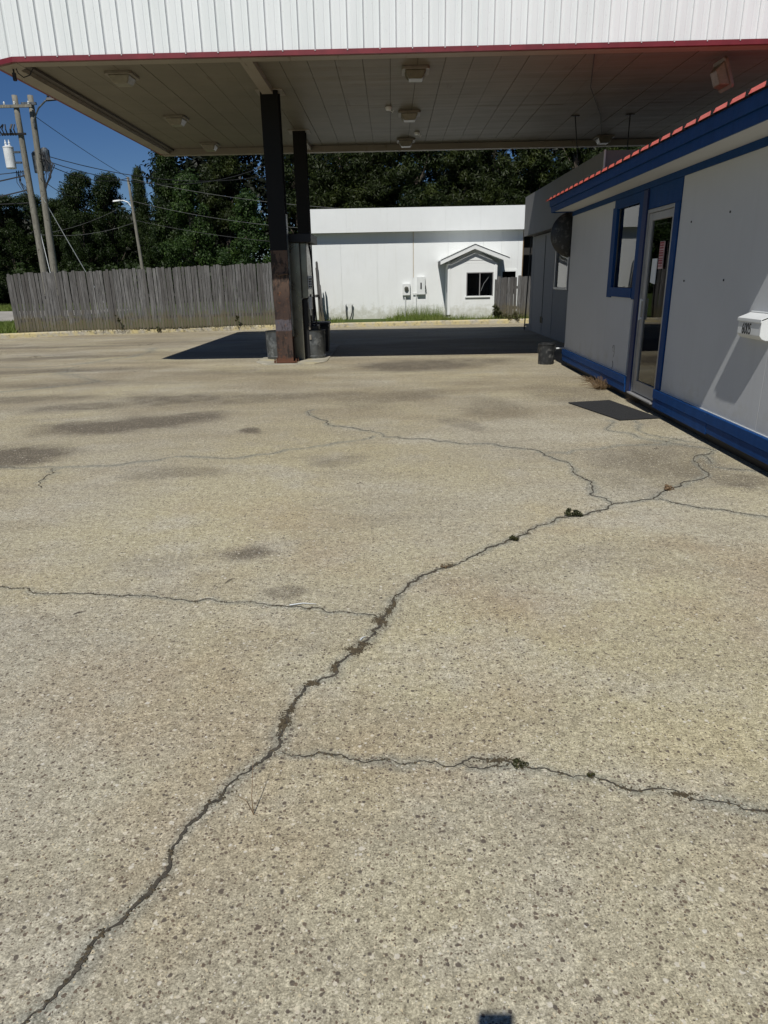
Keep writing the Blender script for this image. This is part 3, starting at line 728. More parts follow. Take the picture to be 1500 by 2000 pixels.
# blue trims round window and door
m = MB()
m.box(-.006, .013, Y(8.70), Y(9.772), 2.31, 2.398)                        # over window
m.box(-.006, .013, Y(7.48), Y(8.44), 2.18, 2.398); m.box(-.006, .013, Y(8.445), Y(8.698), 2.395, 2.399)
m.box(-.010, .013, Y(NE), Y(12.15), 2.402, 2.468)                         # long band under soffit
ob(m, 'header_board', 'blue')
m = MB(); m.box(-.022, .02, Y(8.46), Y(8.60), .10, 2.394); ob(m, 'door_post', 'bluedark', bevel=.004)
m = MB(); m.box(-.014, .02, Y(7.485), Y(7.62), .14, 2.178); ob(m, 'door_trim', 'blue', bevel=.004)
m = MB()
for pl in (): pass
# window
wt = MB()
wt.box(-.018, .02, Y(9.62), Y(9.80), 1.20, 2.308); wt.box(-.018, .02, Y(8.602), Y(8.74), 1.20, 2.393); wt.box(-.024, .02, Y(8.742), Y(9.618), 1.215, 1.33); wt.box(-.016, .02, Y(8.742), Y(9.618), 2.285, 2.307)
wf = ob(wt, 'window', 'blue', bevel=.004)
m = MB(); m.prism([(.045, Y(8.742)), (.049, Y(8.742)), (.034, Y(9.618)), (.030, Y(9.618))], 1.33, 2.285); ob(m, 'pane', 'glass', wf)
m = MB(); m.box(.055, .07, Y(8.80), Y(9.2), 1.98, 2.28); m.build('blind', 'darkroom', wf)
# door
df = MB()
y0, y1 = 7.625, 8.455
df.box(-.005, .045, Y(y1-.035), Y(y1), .13, 2.175); df.box(-.005, .045, Y(y0), Y(y0+.035), .13, 2.175); df.box(-.005, .045, Y(y0+.037), Y(y1-.037), 2.135, 2.175)
dr = ob(df, 'door', 'aluminium', bevel=.003)
m = MB()
m.box(.002, .042, Y(y1-.15), Y(y1-.04), .14, 2.13); m.box(.002, .042, Y(y0+.04), Y(y0+.07), .14, 2.13)
m.box(.004, .04, Y(y0+.072), Y(y1-.152), 2.05, 2.13); m.box(.004, .04, Y(y0+.072), Y(y1-.152), .14, .28)
m.build('door_frame', 'aluminium', dr, bevel=.003)
m = MB(); m.prism([(.034, Y(y0+.072)), (.038, Y(y0+.072)), (.022, Y(y1-.152)), (.018, Y(y1-.152))], .28, 2.05); m.build('door_pane', 'glass', dr)
m = MB(); m.box(-.03, -.015, Y(y1-.12), Y(y1-.10), .98, 1.22); m.box(-.016, .003, Y(y1-.12), Y(y1-.10), .99, 1.01); m.box(-.016, .003, Y(y1-.12), Y(y1-.10), 1.19, 1.21); m.build('door_handle', 'boxgrey', dr, bevel=.003)
m = MB(); m.box(-.05, .06, Y(y0), Y(y1), .11, .129); m.build('threshold', 'aluminium', dr, bevel=.003)
m = MB(); m.box(.008, .0175, Y(7.86), Y(7.99), 1.54, 1.82)
sg = m.build('hours_sign', 'postergrid', dr)
m = MB()
for i in range(9): m.box(.006, .0078, Y(7.868), Y(7.982), 1.565+i*.026, 1.581+i*.026 if i % 3 else 1.575+i*.026)
m.box(.006, .0078, Y(7.868), Y(7.982), 1.797, 1.815)
m.build('sign_rows', 'ink', sg)
m = MB(); m.hexa([(.010, Y(8.20), 1.40), (.017, Y(8.20), 1.40), (.017, Y(8.05), 1.38), (.010, Y(8.05), 1.38)], [(.010, Y(8.19), 1.65), (.017, Y(8.19), 1.65), (.017, Y(8.04), 1.65), (.010, Y(8.04), 1.65)])
m.build('paper_notice', 'paper', dr)
# eave: soffit, two step fascia, red roof edge
m = MB(); m.box(-.352, .02, Y(NE), Y(12.13), 2.47, 2.482); ob(m, 'eave_soffit', 'office_white')
m = MB(); e0, e1 = Y(NE), Y(12.13)
m.hexa([(-.375, e0, 2.45), (-.353, e0, 2.45), (-.353, e1-.02, 2.45), (-.375, e1-.06, 2.45)], [(-.375, e0, 2.535), (-.353, e0, 2.535), (-.353, e1, 2.535), (-.375, e1-.02, 2.535)])
m.hexa([(-.395, e0, 2.537), (-.353, e0, 2.537), (-.353, e1, 2.537), (-.395, e1-.02, 2.537)], [(-.395, e0, 2.635), (-.353, e0, 2.635), (-.353, e1+.05, 2.635), (-.395, e1+.03, 2.635)])
m.hexa([(-.352, e1-.02, 2.45), (.0, e1-.02, 2.46), (.0, e1+.0, 2.46), (-.352, e1+.0, 2.45)], [(-.352, e1+.03, 2.635), (.0, e1+.03, 2.66), (.0, e1+.05, 2.66), (-.352, e1+.05, 2.635)])
ob(m, 'fascia', 'blue', bevel=.003)
m = MB()       # corrugated roof sheet rising inland
py = e0; roofv = []
while py < e1+.06:
    for o, h in ((0, 0), (.085, 0), (.105, .03), (.15, .03), (.17, 0)):
        roofv.append((py+o, h))
    py += .28
vs = []
for (yy, h) in roofv:
    vs += [(-.37, yy, 2.645+h), (7.2, yy, 3.55+h)]
m.add(vs, [(2*i, 2*i+1, 2*i+3, 2*i+2) for i in range(len(roofv)-1)])
ob(m, 'roof', 'roofsheet'); m = MB()
# folded drip edge: each bay leans out to the light
py = e0
while py < e1+.02:
    a, b = py+.022, py+.258; w_ = R.uniform(.0, .006)
    m.hexa([(-.424, a+.008, 2.638), (-.419, a+.008, 2.638), (-.419, b-.008, 2.638+w_), (-.424, b-.008, 2.638+w_)], [(-.402, a-.006, 2.678), (-.394, a-.006, 2.678), (-.394, b+.006, 2.678), (-.402, b+.006, 2.678)])
    py += .28
ob(m, 'roof_edge', 'roofred'); m = MB(); py = e0
while py < e1+.02:
    m.box(-.424, -.385, py-.013, py+.013, 2.6365, 2.676); py += .28
m.box(-.392, -.3855, e0, e1+.05, 2.6362, 2.66)
ob(m, 'rib_shade_blocks', 'black')  # black blocks stand in for the rib shade between the red bays
# little bolts and scuffs on the near wall
for y_, z_ in ((7.17, 1.96), (7.18, 1.42), (6.35, 1.98), (6.3, 1.43)):
    m = MB(); m.lathe((-.001, Y(y_), z_), [(.007, -.009), (.008, 0), (.007, .009)], 8)
    ob(m, 'bolt_head', 'black')
m = MB(); m.tube([(-.0005, Y(9.36), .56), (-.0005, Y(9.33), .60), (-.0005, Y(9.27), .60), (-.0005, Y(9.26), .50), (-.0005, Y(9.29), .45)], .0025, 4)
m.tube([(-.0005, Y(9.33), .60), (-.0005, Y(9.32), .52), (-.0005, Y(9.26), .53)], .0022, 4); m.tube([(-.0005, Y(9.30), .40), (-.0005, Y(9.27), .35), (-.0005, Y(9.31), .30)], .004, 4)
ob(m, 'wall_scrawl', 'soil')

# mailbox on the office wall
TH = -.016
def offpos(lx, y, z):
    c, s = math.cos(TH), math.sin(TH); ly = y-12.15
    return (2.99+lx*c-ly*s, 12.15+lx*s+ly*c, z)
mbx = thing('mailbox', 'white wall mounted metal mailbox numbered 6005 on the office wall', 'mailbox', offpos(-.001, 5.52, .995), TH)
D = .10; hl = .185
prof = [(0, .0), (-D+.05, 0), (-D+.02, .012), (-D, .035), (-D, .145), (0, .185)]
m = MB(); n = len(prof)
m.add([(x, -hl, z) for x, z in prof]+[(x, hl, z) for x, z in prof], [tuple(range(n-1, -1, -1)), tuple(range(n, 2*n))]+[(i, (i+1) % n, n+(i+1) % n, n+i) for i in range(n)])
m.build('box_body', 'canwhite', mbx, bevel=.004)
m = MB(); lh = hl+.006
m.hexa([(-D-.008, -lh, .132), (-D-.001, -lh, .134), (-D-.001, lh, .134), (-D-.008, lh, .132)], [(-D-.008, -lh, .152), (-D-.001, -lh, .156), (-D-.001, lh, .156), (-D-.008, lh, .152)])
m.hexa([(-D-.008, -lh, .1525), (-.012, -lh, .190), (-.012, lh, .190), (-D-.008, lh, .1525)], [(-D-.008, -lh, .157), (-.012, -lh, .195), (-.012, lh, .195), (-D-.008, lh, .157)])
m.build('lid', 'canwhite', mbx, bevel=.002)
m = MB(); m.tube([(-.006, -hl-.02, .20), (-.006, hl+.0, .20)], .006, 8); m.build('hinge', 'canwhite', mbx)
fc = bpy.data.curves.new('n', 'FONT'); fc.body = '6005'; fc.size = .118; fc.extrude = .0008; fc.align_x = 'CENTER'; fc.offset = .0012
fo = bpy.data.objects.new('n', fc); C.objects.link(fo); bpy.context.view_layer.update()
me = bpy.data.meshes.new_from_object(fo.evaluated_get(bpy.context.evaluated_depsgraph_get())); bpy.data.objects.remove(fo)
me.materials.clear(); me.materials.append(MT['digit'])
no = bpy.data.objects.new('house_number', me); C.objects.link(no); no.parent = mbx
# text x -> towards the camera (-y), text y -> up, facing -x
no.matrix_local = Matrix(((0, 0, -1, -D-.001), (-1, 0, 0, .035), (0, 1, 0, .04), (0, 0, 0, 1))) @ Matrix.Diagonal((.62, 1, 1, 1))

# black round dish behind the office corner
t = thing('round_dish', 'dented black round metal dish fixed behind the far corner of the office', 'dish', (3.06, 12.42, 2.14))
m = MB(); vs = []; fs = []; rings = [(0, .05), (.1, .045), (.2, .03), (.3, .012), (.345, -.005), (.36, -.02), (.36, -.035), (.345, -.03)]; N = 40
for r_, d_ in rings:
    for k in range(N):
        a = 2*math.pi*k/N; vs.append((r_*math.cos(a), d_*-1-.02+R.uniform(-.002, .002), r_*math.sin(a)))
for i in range(len(rings)-1):
    for k in range(N): fs.append((i*N+k, i*N+(k+1) % N, (i+1)*N+(k+1) % N, (i+1)*N+k))
m.add(vs, fs); m.build('dish', 'blackplastic', t, smooth=True)
m = MB(); m.box(-.02, .3, -.03, .02, -.02, .02); m.build('arm', 'black', t)

# ------------------------------------------------------------------ garage beside the office (mid distance)
gb = thing('garage_building', 'grey panelled garage with deep flat fascia standing behind the office', 'building', (3.97, 20.5, 0))
q = lambda y: y-20.5
m = MB()
edges = [20.5, 20.12, 18.83, 18.77, 17.62]
m.box(0, .02, q(18.80), q(20.14), .0, 2.5); m.box(0, .02, q(20.17), q(20.5), 0, 2.5)
m.box(0, .02, q(17.66), q(18.77), 0, 2.5); m.box(0, .02, q(13.3), q(17.62), 0, 1.16); m.box(0, .02, q(17.50), q(17.62), 1.17, 2.5); m.box(0, .02, q(13.3), q(16.25), 1.17, 2.5); m.box(0, .02, q(16.26), q(17.49), 2.12, 2.5)
m.build('wall', 'grey_panel', gb, bevel=.003)
m = MB(); m.box(.025, .1, q(13.3), q(16.2), 0, 2.55); m.box(.025, .1, q(17.53), q(20.48), 0, 2.55); m.box(.1, 8, q(20.4), q(20.5), 0, 3.4); m.box(.1, 8, q(13.3), q(13.4), 0, 3.4); m.box(.025, .1, q(16.21), q(17.52), 0, 1.2)
m.build('wall_core', 'darkroom', gb)
m = MB(); m.box(-.012, -.0005, q(18.75), q(18.76), .3, 2.45); m.box(-.02, -.0005, q(18.83), q(18.9), .3, .46); m.box(-.02, -.0005, q(18.66), q(18.73), .3, .44); m.build('door_latch', 'black', gb)
m = MB(); m.box(-.015, .03, q(16.2), q(17.56), 1.165, 1.22); m.box(-.015, .03, q(17.46), q(17.54), 1.22, 2.10); m.box(-.015, .03, q(16.22), q(16.29), 1.22, 2.10); m.box(-.015, .03, q(16.22), q(17.54), 2.1, 2.16)
wn = m.build('window', 'aluminium', gb, bevel=.003)
m = MB(); m.box(.022, .026, q(16.29), q(17.46), 1.22, 2.10); m.build('pane', 'glass', wn)
m = MB(); m.box(.04, .05, q(16.29), q(17.1), 1.22, 2.10); m.build('blind', 'office_white', wn)
m = MB()
for a, b in ((13.3, 14.6), (14.605, 16.9), (16.905, 19.15), (19.155, 20.6)): m.box(-.23, -.21, q(a), q(b), 2.52, 3.53)
m.box(-.23, 8, q(20.602), q(20.62), 2.52, 3.53); m.box(-.21, 8, q(13.3), q(13.32), 2.7, 3.53)
m.build('fascia', 'grey_fascia', gb, bevel=.003)
m = MB(); m.box(-.232, -.205, q(13.27), q(13.298), 2.9, 3.54); m.build('fascia_end_cap', 'white_clean', gb)
m = MB(); m.box(-.208, .02, q(13.33), q(20.598), 2.53, 2.545); m.box(.0, 8, q(13.33), q(20.598), 3.35, 3.40); m.build('roof', 'grey_fascia', gb)
m = MB(); m.tube([(-.02, .10, 2.55), (-.13, -.05, .0)], .018, 8); m.build('downpipe', 'black', gb)
m = MB(); m.box(.0, .5, q(12.3), q(12.35), .22, .25); 
# pipe by the bucket
t = thing('white_pipe', 'short white pipe lying between the black bucket and the office corner', 'pipe', (2.92, 12.45, .26))
m = MB(); m.tube([(0, 0, 0), (.2, .02, .01)], .014, 8); m.build('pipe', 'paper', t)
t_ = t
t = thing('bucket', 'scuffed black plastic bucket standing at the far office corner', 'bucket', (2.74, 12.4, 0))
m = MB(); m.lathe((0, 0, 0), [(.135, 0), (.138, .05), (.142, .33), (.150, .335), (.150, .36), (.136, .36), (.125, .05), (.1, .045)], 28); m.build('pail', 'blackplastic', t)
m = MB(); m.tube([(.15, 0, .33), (.17, .02, .24), (.14, .1, .16), (.0, .17, .14), (-.14, .1, .18), (-.15, 0, .33)], .004, 5); m.build('handle', 'wirelight', t)
# door mat
t = thing('door_mat', 'black rubber door mat lying askew outside the office door', 'mat', (2.56, 7.9, .003))
P4 = [(2.16, 8.40), (2.44, 7.29), (2.90, 7.37), (2.70, 8.52)]
m = MB(); m.prism([(x-2.56, y-7.9) for x, y in P4][::-1], 0, .012); m.build('sheet', 'mat', t, bevel=.003)

# ------------------------------------------------------------------ white building at the back
wb = thing('white_building', 'long low white building with flat fascia beyond the forecourt', 'building', (.9, 25.6, .1))
X = lambda x: x-.9
BX0, BX1 = -2.95, 4.62
m = MB(); seams = [BX0, -1.75, -.47, .78, 2.02, 3.25, BX1]
for a, b in zip(seams[:-1], seams[1:]):
    m.box(X(a)+.002, X(b)-.002, 0, .02, -.1, 2.95) if not (a > 3.2) else (m.box(X(a)+.002, X(3.88), 0, .02, -.1, 2.95), m.box(X(4.47), X(b)-.002, 0, .02, -.1, 2.95), m.box(X(3.884), X(4.466), 0, .02, -.1, .78), m.box(X(3.884), X(4.466), 0, .02, 1.6, 2.95))
m.build('wall', 'white', wb)
m = MB(); m.box(X(BX0)+.01, X(3.9), .022, .15, -.1, 3.0); m.box(X(4.46), X(BX1), .022, .15, -.1, 3.0); m.box(X(3.9), X(4.46), .022, .15, 1.6, 3.0); m.box(X(3.9), X(4.46), .022, .15, -.1, .78)
m.box(X(BX0), X(BX0)+.1, .152, 8, -.1, 3.0); m.box(X(BX0), X(12), 8, 8.1, -.1, 3.0); m.box(X(BX1)-.1, X(BX1)-.005, .152, 8, -.1, 3.0)
m.build('wall_core', 'white_clean', wb)
m = MB(); fs_ = [BX0-.1, -1.5, -.1, 1.9, 3.1, 5.4, 12]
for a, b in zip(fs_[:-1], fs_[1:]): m.box(X(a)+.001, X(b)-.001, -.27, -.25, 2.90, 3.66)
m.box(X(BX0-.12), X(BX0-.1), -.25, 8, 2.90, 3.66)
m.build('fascia', 'white_clean', wb)
m = MB(); m.box(X(BX0-.1), X(12), -.249, .0, 2.915, 2.93); m.box(X(BX0-.1), X(12), 0.0, 8, 3.56, 3.62); m.build('roof', 'white_clean', wb)
m = MB(); m.box(X(4.66), X(6.5), .9, 1.0, -.1, 2.9); m.box(X(5.3), X(5.4), .0, .9, -.1, 2.9); m.build('dark_opening', 'darkroom', wb)
m = MB(); m.box(X(BX1)+.001, X(BX1)+.03, -.01, .02, -.1, 2.9); m.build('peeling_edge', 'drygrass', wb)
m = MB(); m.box(X(3.88), X(4.47), -.03, .03, 1.54, 1.60); m.box(X(4.41), X(4.47), -.03, .03, .78, 1.54); m.box(X(3.88), X(3.94), -.03, .03, .78, 1.54)
wn = m.build('window', 'white_clean', wb)
m = MB(); m.box(X(3.94), X(4.41), .01, .014, .78, 1.54); m.build('pane', 'glass', wn)
m = MB(); m.box(X(3.9), X(4.46), .3, .32, .7, 1.6); m.build('room_behind', 'darkroom', wn)
# rust streak down the seam and conduit
m = MB(); m.tube([(X(.80), -.012, 2.9), (X(.80), -.012, 1.4)], .008, 5); m.build('conduit', 'rustrun', wb)
# meter and panel boxes
t = thing('electric_meter', 'round faced electric meter box on the white wall, left of the larger panel', 'meter', (.56, 25.6, .1))
m = MB(); m.box(-.15, .12, -.12, -.002, .80, 1.20); m.build('case', 'boxgrey', t, bevel=.01)
m = MB(); vs = []; N = 20
for r_, y_ in ((.075, -.121), (.075, -.17), (.05, -.20), (0.001, -.205)):
    for k in range(N): a = 6.2832*k/N; vs.append((r_*math.cos(a)-.015, y_, 1.03+r_*math.sin(a)))
m.add(vs, [(i*N+k, i*N+(k+1) % N, (i+1)*N+(k+1) % N, (i+1)*N+k) for i in range(3) for k in range(N)]); m.build('dial', 'steel', t)
m = MB(); m.tube([(-.06, -.06, .80), (-.06, -.06, -.1)], .02, 8); m.build('riser_pipe', 'boxgrey', t)
t = thing('breaker_panel', 'tall white breaker panel box on the white wall, right of the meter', 'electrical box', (1.06, 25.6, .1))
m = MB(); m.box(-.14, .15, -.12, -.002, .82, 1.42); m.build('case', 'boxgrey', t, bevel=.01)
m = MB(); m.box(-.02, .03, -.124, -.1205, 1.0, 1.22); m.build('label_plate', 'black', t)
m = MB(); m.box(.151, .18, -.08, -.04, 1.0, 1.12); m.box(.18, .2, -.08, -.05, .93, .99); m.build('switch', 'black', t)
m = MB(); m.tube([(-.15, -.06, .86), (-.28, -.06, .86)], .02, 8); m.tube([(-.17, -.05, .86), (-.17, -.05, .1)], .014, 8); m.build('link_pipe', 'boxgrey', t)
for x, b, lb in ((-1.62, .03, 'short capped stub pipe at the foot of the white wall, left one'), (-1.40, -.12, 'bent stub pipe at the foot of the white wall, right one')):
    t = thing('stub_pipe', lb, 'pipe', (x, 25.5, .1))
    m = MB(); m.tube([(b, 0, -.05), (b*.3, 0, .15), (0, 0, .30), (0, 0, .52)], .022, 8); m.build('pipe', 'galv', t)
    m = MB(); m.lathe((0, 0, .5), [(.035, 0), (.035, .05)], 10); m.build('cap', 'boxgrey', t)

# gabled kiosk in front of it
ks = thing('gabled_kiosk', 'small white gabled kiosk with dark sliding window against the white building', 'kiosk', (2.72, 24.4, .13))
kx = lambda x: x-2.72
m = MB()
# front wall with opening
wx0, wx1, wz0, wz1 = kx(2.55), kx(3.46), .74, 1.50
A, B_ = kx(1.93), kx(3.57); AP = kx(2.80)
m.box(A, wx0, 0, .03, 0, 1.78); m.box(wx1, B_, 0, .03, 0, 1.78); m.box(wx0+.001, wx1-.001, 0, .03, 0, wz0); m.box(wx0+.001, wx1-.001, 0, .03, wz1, 1.78)
m.prism_y([(A, 1.782), (B_, 1.782), (AP+.05, 2.22), (AP-.05, 2.22)], .0, .03)
m.box(A, A+.03, .032, .30, 0, 1.80); m.box(A, A+.03, .62, 1.17, 0, 1.80); m.box(A, A+.03, .302, .618, 0, .85); m.box(A, A+.03, .302, .618, 1.62, 1.80); m.box(B_-.03, B_, .032, 1.17, 0, 1.80)
m.build('wall', 'white', ks)
m = MB(); m.box(A+.1, B_-.1, .9, .95, .0, 1.8); m.box(A+.04, B_-.04, .05, .9, .02, .04); m.build('dark_room', 'darkroom', ks)
m = MB(); m.box(A-.012, A+.07, -.022, -.001, 0, 1.86); m.box(B_-.07, B_+.012, -.022, -.001, 0, 1.80); m.prism_y([(A+.25, 1.88), (B_-.25, 1.88), (AP, 2.12)], -.012, -.001); m.build('corner_board', 'white_clean', ks, bevel=.003)
m = MB()
EL, ER = kx(1.66), kx(3.96)
def slope(x0, z0, x1, z1, th, ya, yb, mm):
    mm.hexa([(x0, ya, z0), (x1, ya, z1), (x1, yb, z1), (x0, yb, z0)], [(x0, ya, z0+th), (x1, ya, z1+th), (x1, yb, z1+th), (x0, yb, z0+th)])
slope(EL, 1.86, AP, 2.34, .035, -.18, 1.17, m); slope(AP, 2.34, ER, 1.90, .035, -.18, 1.17, m)
m.build('roof', 'white_clean', ks)
m = MB(); slope(EL, 1.895, AP, 2.375, .012, -.20, -.17, m); slope(AP, 2.375, ER, 1.935, .012, -.20, -.17, m); m.build('roof_edge', 'black', ks)
m = MB(); slope(EL, 1.755, AP, 2.235, .10, -.20, -.182, m); slope(AP, 2.235, ER, 1.795, .10, -.20, -.182, m); m.build('barge_board', 'white_clean', ks)
m = MB(); m.box(EL, EL+.02, -.178, 1.17, 1.76, 1.87); m.build('side_fascia', 'black', ks)
m = MB(); m.box(wx0, wx0+.03, -.01, .025, wz0, wz1); m.box(wx1-.03, wx1, -.01, .025, wz0, wz1); m.box(wx0+.03, wx1-.03, -.01, .025, wz1-.03, wz1); m.box((wx0+wx1)/2-.015, (wx0+wx1)/2+.015, -.008, .02, wz0, wz1-.03)
wn = m.build('window', 'aluminium', ks)
m = MB(); m.box(wx0+.03, wx1-.03, .021, .024, wz0, wz1-.03); m.build('pane', 'glass', wn)
m = MB(); m.box(wx0-.03, wx1-.1, -.05, -.002, wz0-.05, wz0-.01); m.build('sill', 'white_clean', wn)
m = MB(); m.tube([(wx0+.5, .027, wz0+.15), (wx0+.6, .027, wz0+.4), (wx0+.75, .027, wz0+.6)], .008, 5); m.build('dangling_strip', 'paper', wn)

# ------------------------------------------------------------------ timber fences
def fence(name, label, a, b, z0, h0, h1, bw=.098, seed=1, curve=0.):
    t = thing(name, label, 'fence', (a[0], a[1], z0), math.atan2(b[1]-a[1], b[0]-a[0]))
    L = math.hypot(b[0]-a[0], b[1]-a[1]); r = random.Random(seed); m = MB(); x = 0.
    while x < L:
        w_ = bw*r.uniform(.9, 1.06); h = h0+(h1-h0)*x/L+r.uniform(-.03, .03); yo = r.uniform(-.008, .012)+curve*math.sin(x/L*3.1416)
        ln = r.uniform(-.018, .018); z = r.uniform(-.03, .03)
        c = w_*.18
        m.prism_y([(x, z), (x+w_-.012, z), (x+w_-.012+ln, h-c*.6), (x+w_-.012-c+ln, h), (x+c+ln, h), (x+ln, h-c*.6)], yo, yo+.018)
        x += w_
    m.build('boards', 'fence', t)
    m = MB()
    for zz in (.3, .95, 1.6):
        if zz < h0-.1: m.box(0, L, .032, .07, zz, zz+.09)
    m.build('rails', 'fence', t)
    k = max(2, int(L/2.4)+1)
    for i in range(k):
        xx = L*i/(k-1); m = MB(); m.box(xx-.045, xx+.045, .072, .16, -.1, h0-.08); m.build('post', 'fence', t)
    return t
fence('board_fence', 'long weathered grey board fence behind the yellow kerb', (-11.36, 21.25), (-2.9, 22.95), .13, 1.68, 1.90, seed=3)
fence('board_fence', 'short brown weathered board fence right of the gabled kiosk', (3.55, 24.1), (4.8, 24.2), .13, 1.34, 1.36, .115, seed=5)
t = thing('broken_fence', 'leaning loose pickets of a broken fence in front of the white building', 'fence', (-2.35, 24.3, .13))
m = MB()
for i, (y_, x_, h, dx, dy, w_) in enumerate(((1.1, -.22, 1.95, -.04, .05, .1), (.75, -.17, 1.75, -.05, -.1, .1), (.5, -.10, 1.95, -.06, 0, .14), (.1, .0, 1.5, -.12, .1, .1), (-.2, .03, 1.2, -.06, .1, .1), (-.45, .08, .75, -.10, -.1, .1), (-.75, .12, .5, -.06, 0, .1))):
    m.hexa([(x_-.02, y_-w_, -.05), (x_+.03, y_-w_, -.05), (x_+.03, y_+w_, -.05), (x_-.02, y_+w_, -.05)], [(x_-.02+dx, y_-w_*.7+dy, h), (x_+.01+dx, y_-w_*.7+dy, h), (x_+.01+dx, y_+w_*.7+dy, h-.05), (x_-.02+dx, y_+w_*.7+dy, h-.05)])
m.build('pickets', 'fence', t)
m = MB(); m.box(-.2, -.12, -.6, 1.2, .8, .88); m.build('rail', 'fence', t)

# ------------------------------------------------------------------ utility poles and lines
def pole(name, label, base, top, r0, r1):
    t = thing(name, label, 'utility pole', base)
    m = MB(); d = Vector(top)-Vector(base); n = 9
    m.tube([d*(i/(n-1))+Vector((0, 0, 0)) for i in range(n)], [r0+(r1-r0)*i/(n-1) for i in range(n)], 14)
    m.build('pole_shaft', 'pole', t, smooth=True)
    return t
A_ = pole('utility_pole', 'leaning grey timber utility pole carrying the white transformer, left of the pair', (-16.36, 34, 0), (-16.36, 34.0, 9.35), .17, .115)
m = MB(); m.box(-.95, .75, -.17, -.08, 8.85, 8.96); m.build('crossarm', 'pole', A_)
for x_ in (-.85, -.45, .0, .62):
    m = MB(); m.lathe((x_, -.125, 8.96), [(.03, 0), (.045, .03), (.03, .05), (.05, .08), (.03, .1), (.02, .14)], 8)
    m.build('insulator', 'canwhite', A_)
for px_, z_, s in ((-.62, 6.45, 1.), ):
    m = MB(); m.lathe((px_, -.12, z_), [(.19, 0), (.21, .03), (.215, .82), (.225, .83), (.225, .87), (.1, .93), (.02, .94)], 20)
    tr = m.build('transformer', 'canwhite', A_, smooth=False)
    m = MB()
    for dx in (-.08, .08): m.lathe((px_+dx, -.12, z_+.90), [(.035, 0), (.05, .05), (.035, .08), (.05, .12), (.03, .18), (.02, .26)], 8)
    m.build('bushing', 'paper', tr)
    m = MB(); m.box(px_+.2, -.12, -.16, -.08, z_+.2, z_+.28); m.build('bracket', 'galv', tr); m = MB(); m.box(px_+.2, -.12, -.16, -.08, z_+.62, z_+.70); m.build('bracket', 'galv', tr)
m = MB(); m.box(-.75, .3, -.2, -.12, 7.78, 7.86)
for i in range(7):
    x_ = -.85+i*.12; m.tube([(x_, -.2, 7.75), (x_+R.uniform(-.1, .1), -.25, 8.0), (x_+R.uniform(-.12, .12), -.2, 8.2)], .028, 5)
m.build('switch_gear', 'black', A_)
B2 = pole('utility_pole', 'leaning grey timber utility pole with a street lamp arm, right of the pair', (-16.03, 34.2, 0), (-15.76, 34.2, 9.38), .18, .12)
m = MB(); m.box(-.1, .55, -.2, -.1, 8.98, 9.08); m.tube([(.3, -.12, 8.1), (.32, -.12, 8.4), (.6, -.12, 8.85), (.95, -.12, 9.12), (1.25, -.12, 9.2)], .035, 8); m.build('lamp_arm', 'galv', B2)
m = MB(); m.hexa([(1.0, -.22, 9.12), (1.75, -.2, 9.16), (1.75, -.04, 9.16), (1.0, -.02, 9.12)], [(1.05, -.18, 9.26), (1.7, -.16, 9.24), (1.7, -.08, 9.24), (1.05, -.06, 9.26)]); m.lathe((1.1, -.12, 9.26), [(.05, 0), (.05, .1)], 8); m.build('lamp_head', 'black', B2, bevel=.02)
m = MB(); m.lathe((-.05, .35, 6.35), [(.19, 0), (.2, .8), (.1, .9)], 16); m.lathe((.42, .2, 6.4), [(.19, 0), (.2, .85), (.1, .95)], 16); m.build('transformer', 'galv', B2)
m = MB()
for i in range(11):
    a = R.uniform(0, 1); x_ = .45+R.uniform(-.1, .25)
    m.tube([(x_, .0, 7.2-R.random()*.5), (x_+R.uniform(.0, .25), -.05, 6.6), (x_+R.uniform(-.1, .2), -.1, 6.1), (.3, -.1, 5.7+R.uniform(-.2, .2))], .016, 5)
for i in range(9):
    x_ = -.5-R.random()*.4
    m.tube([(x_, -.1, 6.4), (x_+R.uniform(-.1, .3), -.2, 5.9), (R.uniform(-.6, -.3), -.1, 5.4+R.uniform(-.3, .3)), (-.3, -.1, 5.6)], .014, 5)
m.build('drop_cables', 'wire', B2)
m = MB(); m.tube([(-.3, -.22, 5.5), (-.2, -.2, 3.8), (-.05, -.2, 2.0)], .016, 5); m.build('ground_wire', 'paper', B2)
C3 = pole('utility_pole', 'thin distant utility pole with a white curved lamp arm beyond the fence', (-17.1, 50, 0), (-17.4, 50, 8.15), .13, .085)
m = MB(); m.tube([(-.28, 0, 6.3), (-.5, 0, 6.62), (-.8, 0, 6.74), (-1.1, 0, 6.74)], .035, 8); m.build('lamp_arm', 'canwhite', C3)
m = MB(); m.hexa([(-1.5, -.1, 6.66), (-1.0, -.1, 6.70), (-1.0, .1, 6.70), (-1.5, .1, 6.66)], [(-1.5, -.06, 6.76), (-1.0, -.08, 6.80), (-1.0, .08, 6.80), (-1.5, .06, 6.76)]); m.build('lamp_head', 'canwhite', C3, bevel=.02)
def line(a, b, sag, r, mat, label):
    a = Vector(a); b = Vector(b); n = 14; pts = []
    for i in range(n+1):
        t = i/n; p = a.lerp(b, t); p.z -= sag*4*t*(1-t); pts.append(p)
    m = MB(); m.tube(pts, r, 5)
    o = m.build('power_line', mat); tag(o, label, 'cable', 'overhead cables round the utility poles'); return o
T3 = (-17.4, 50, 8.1)
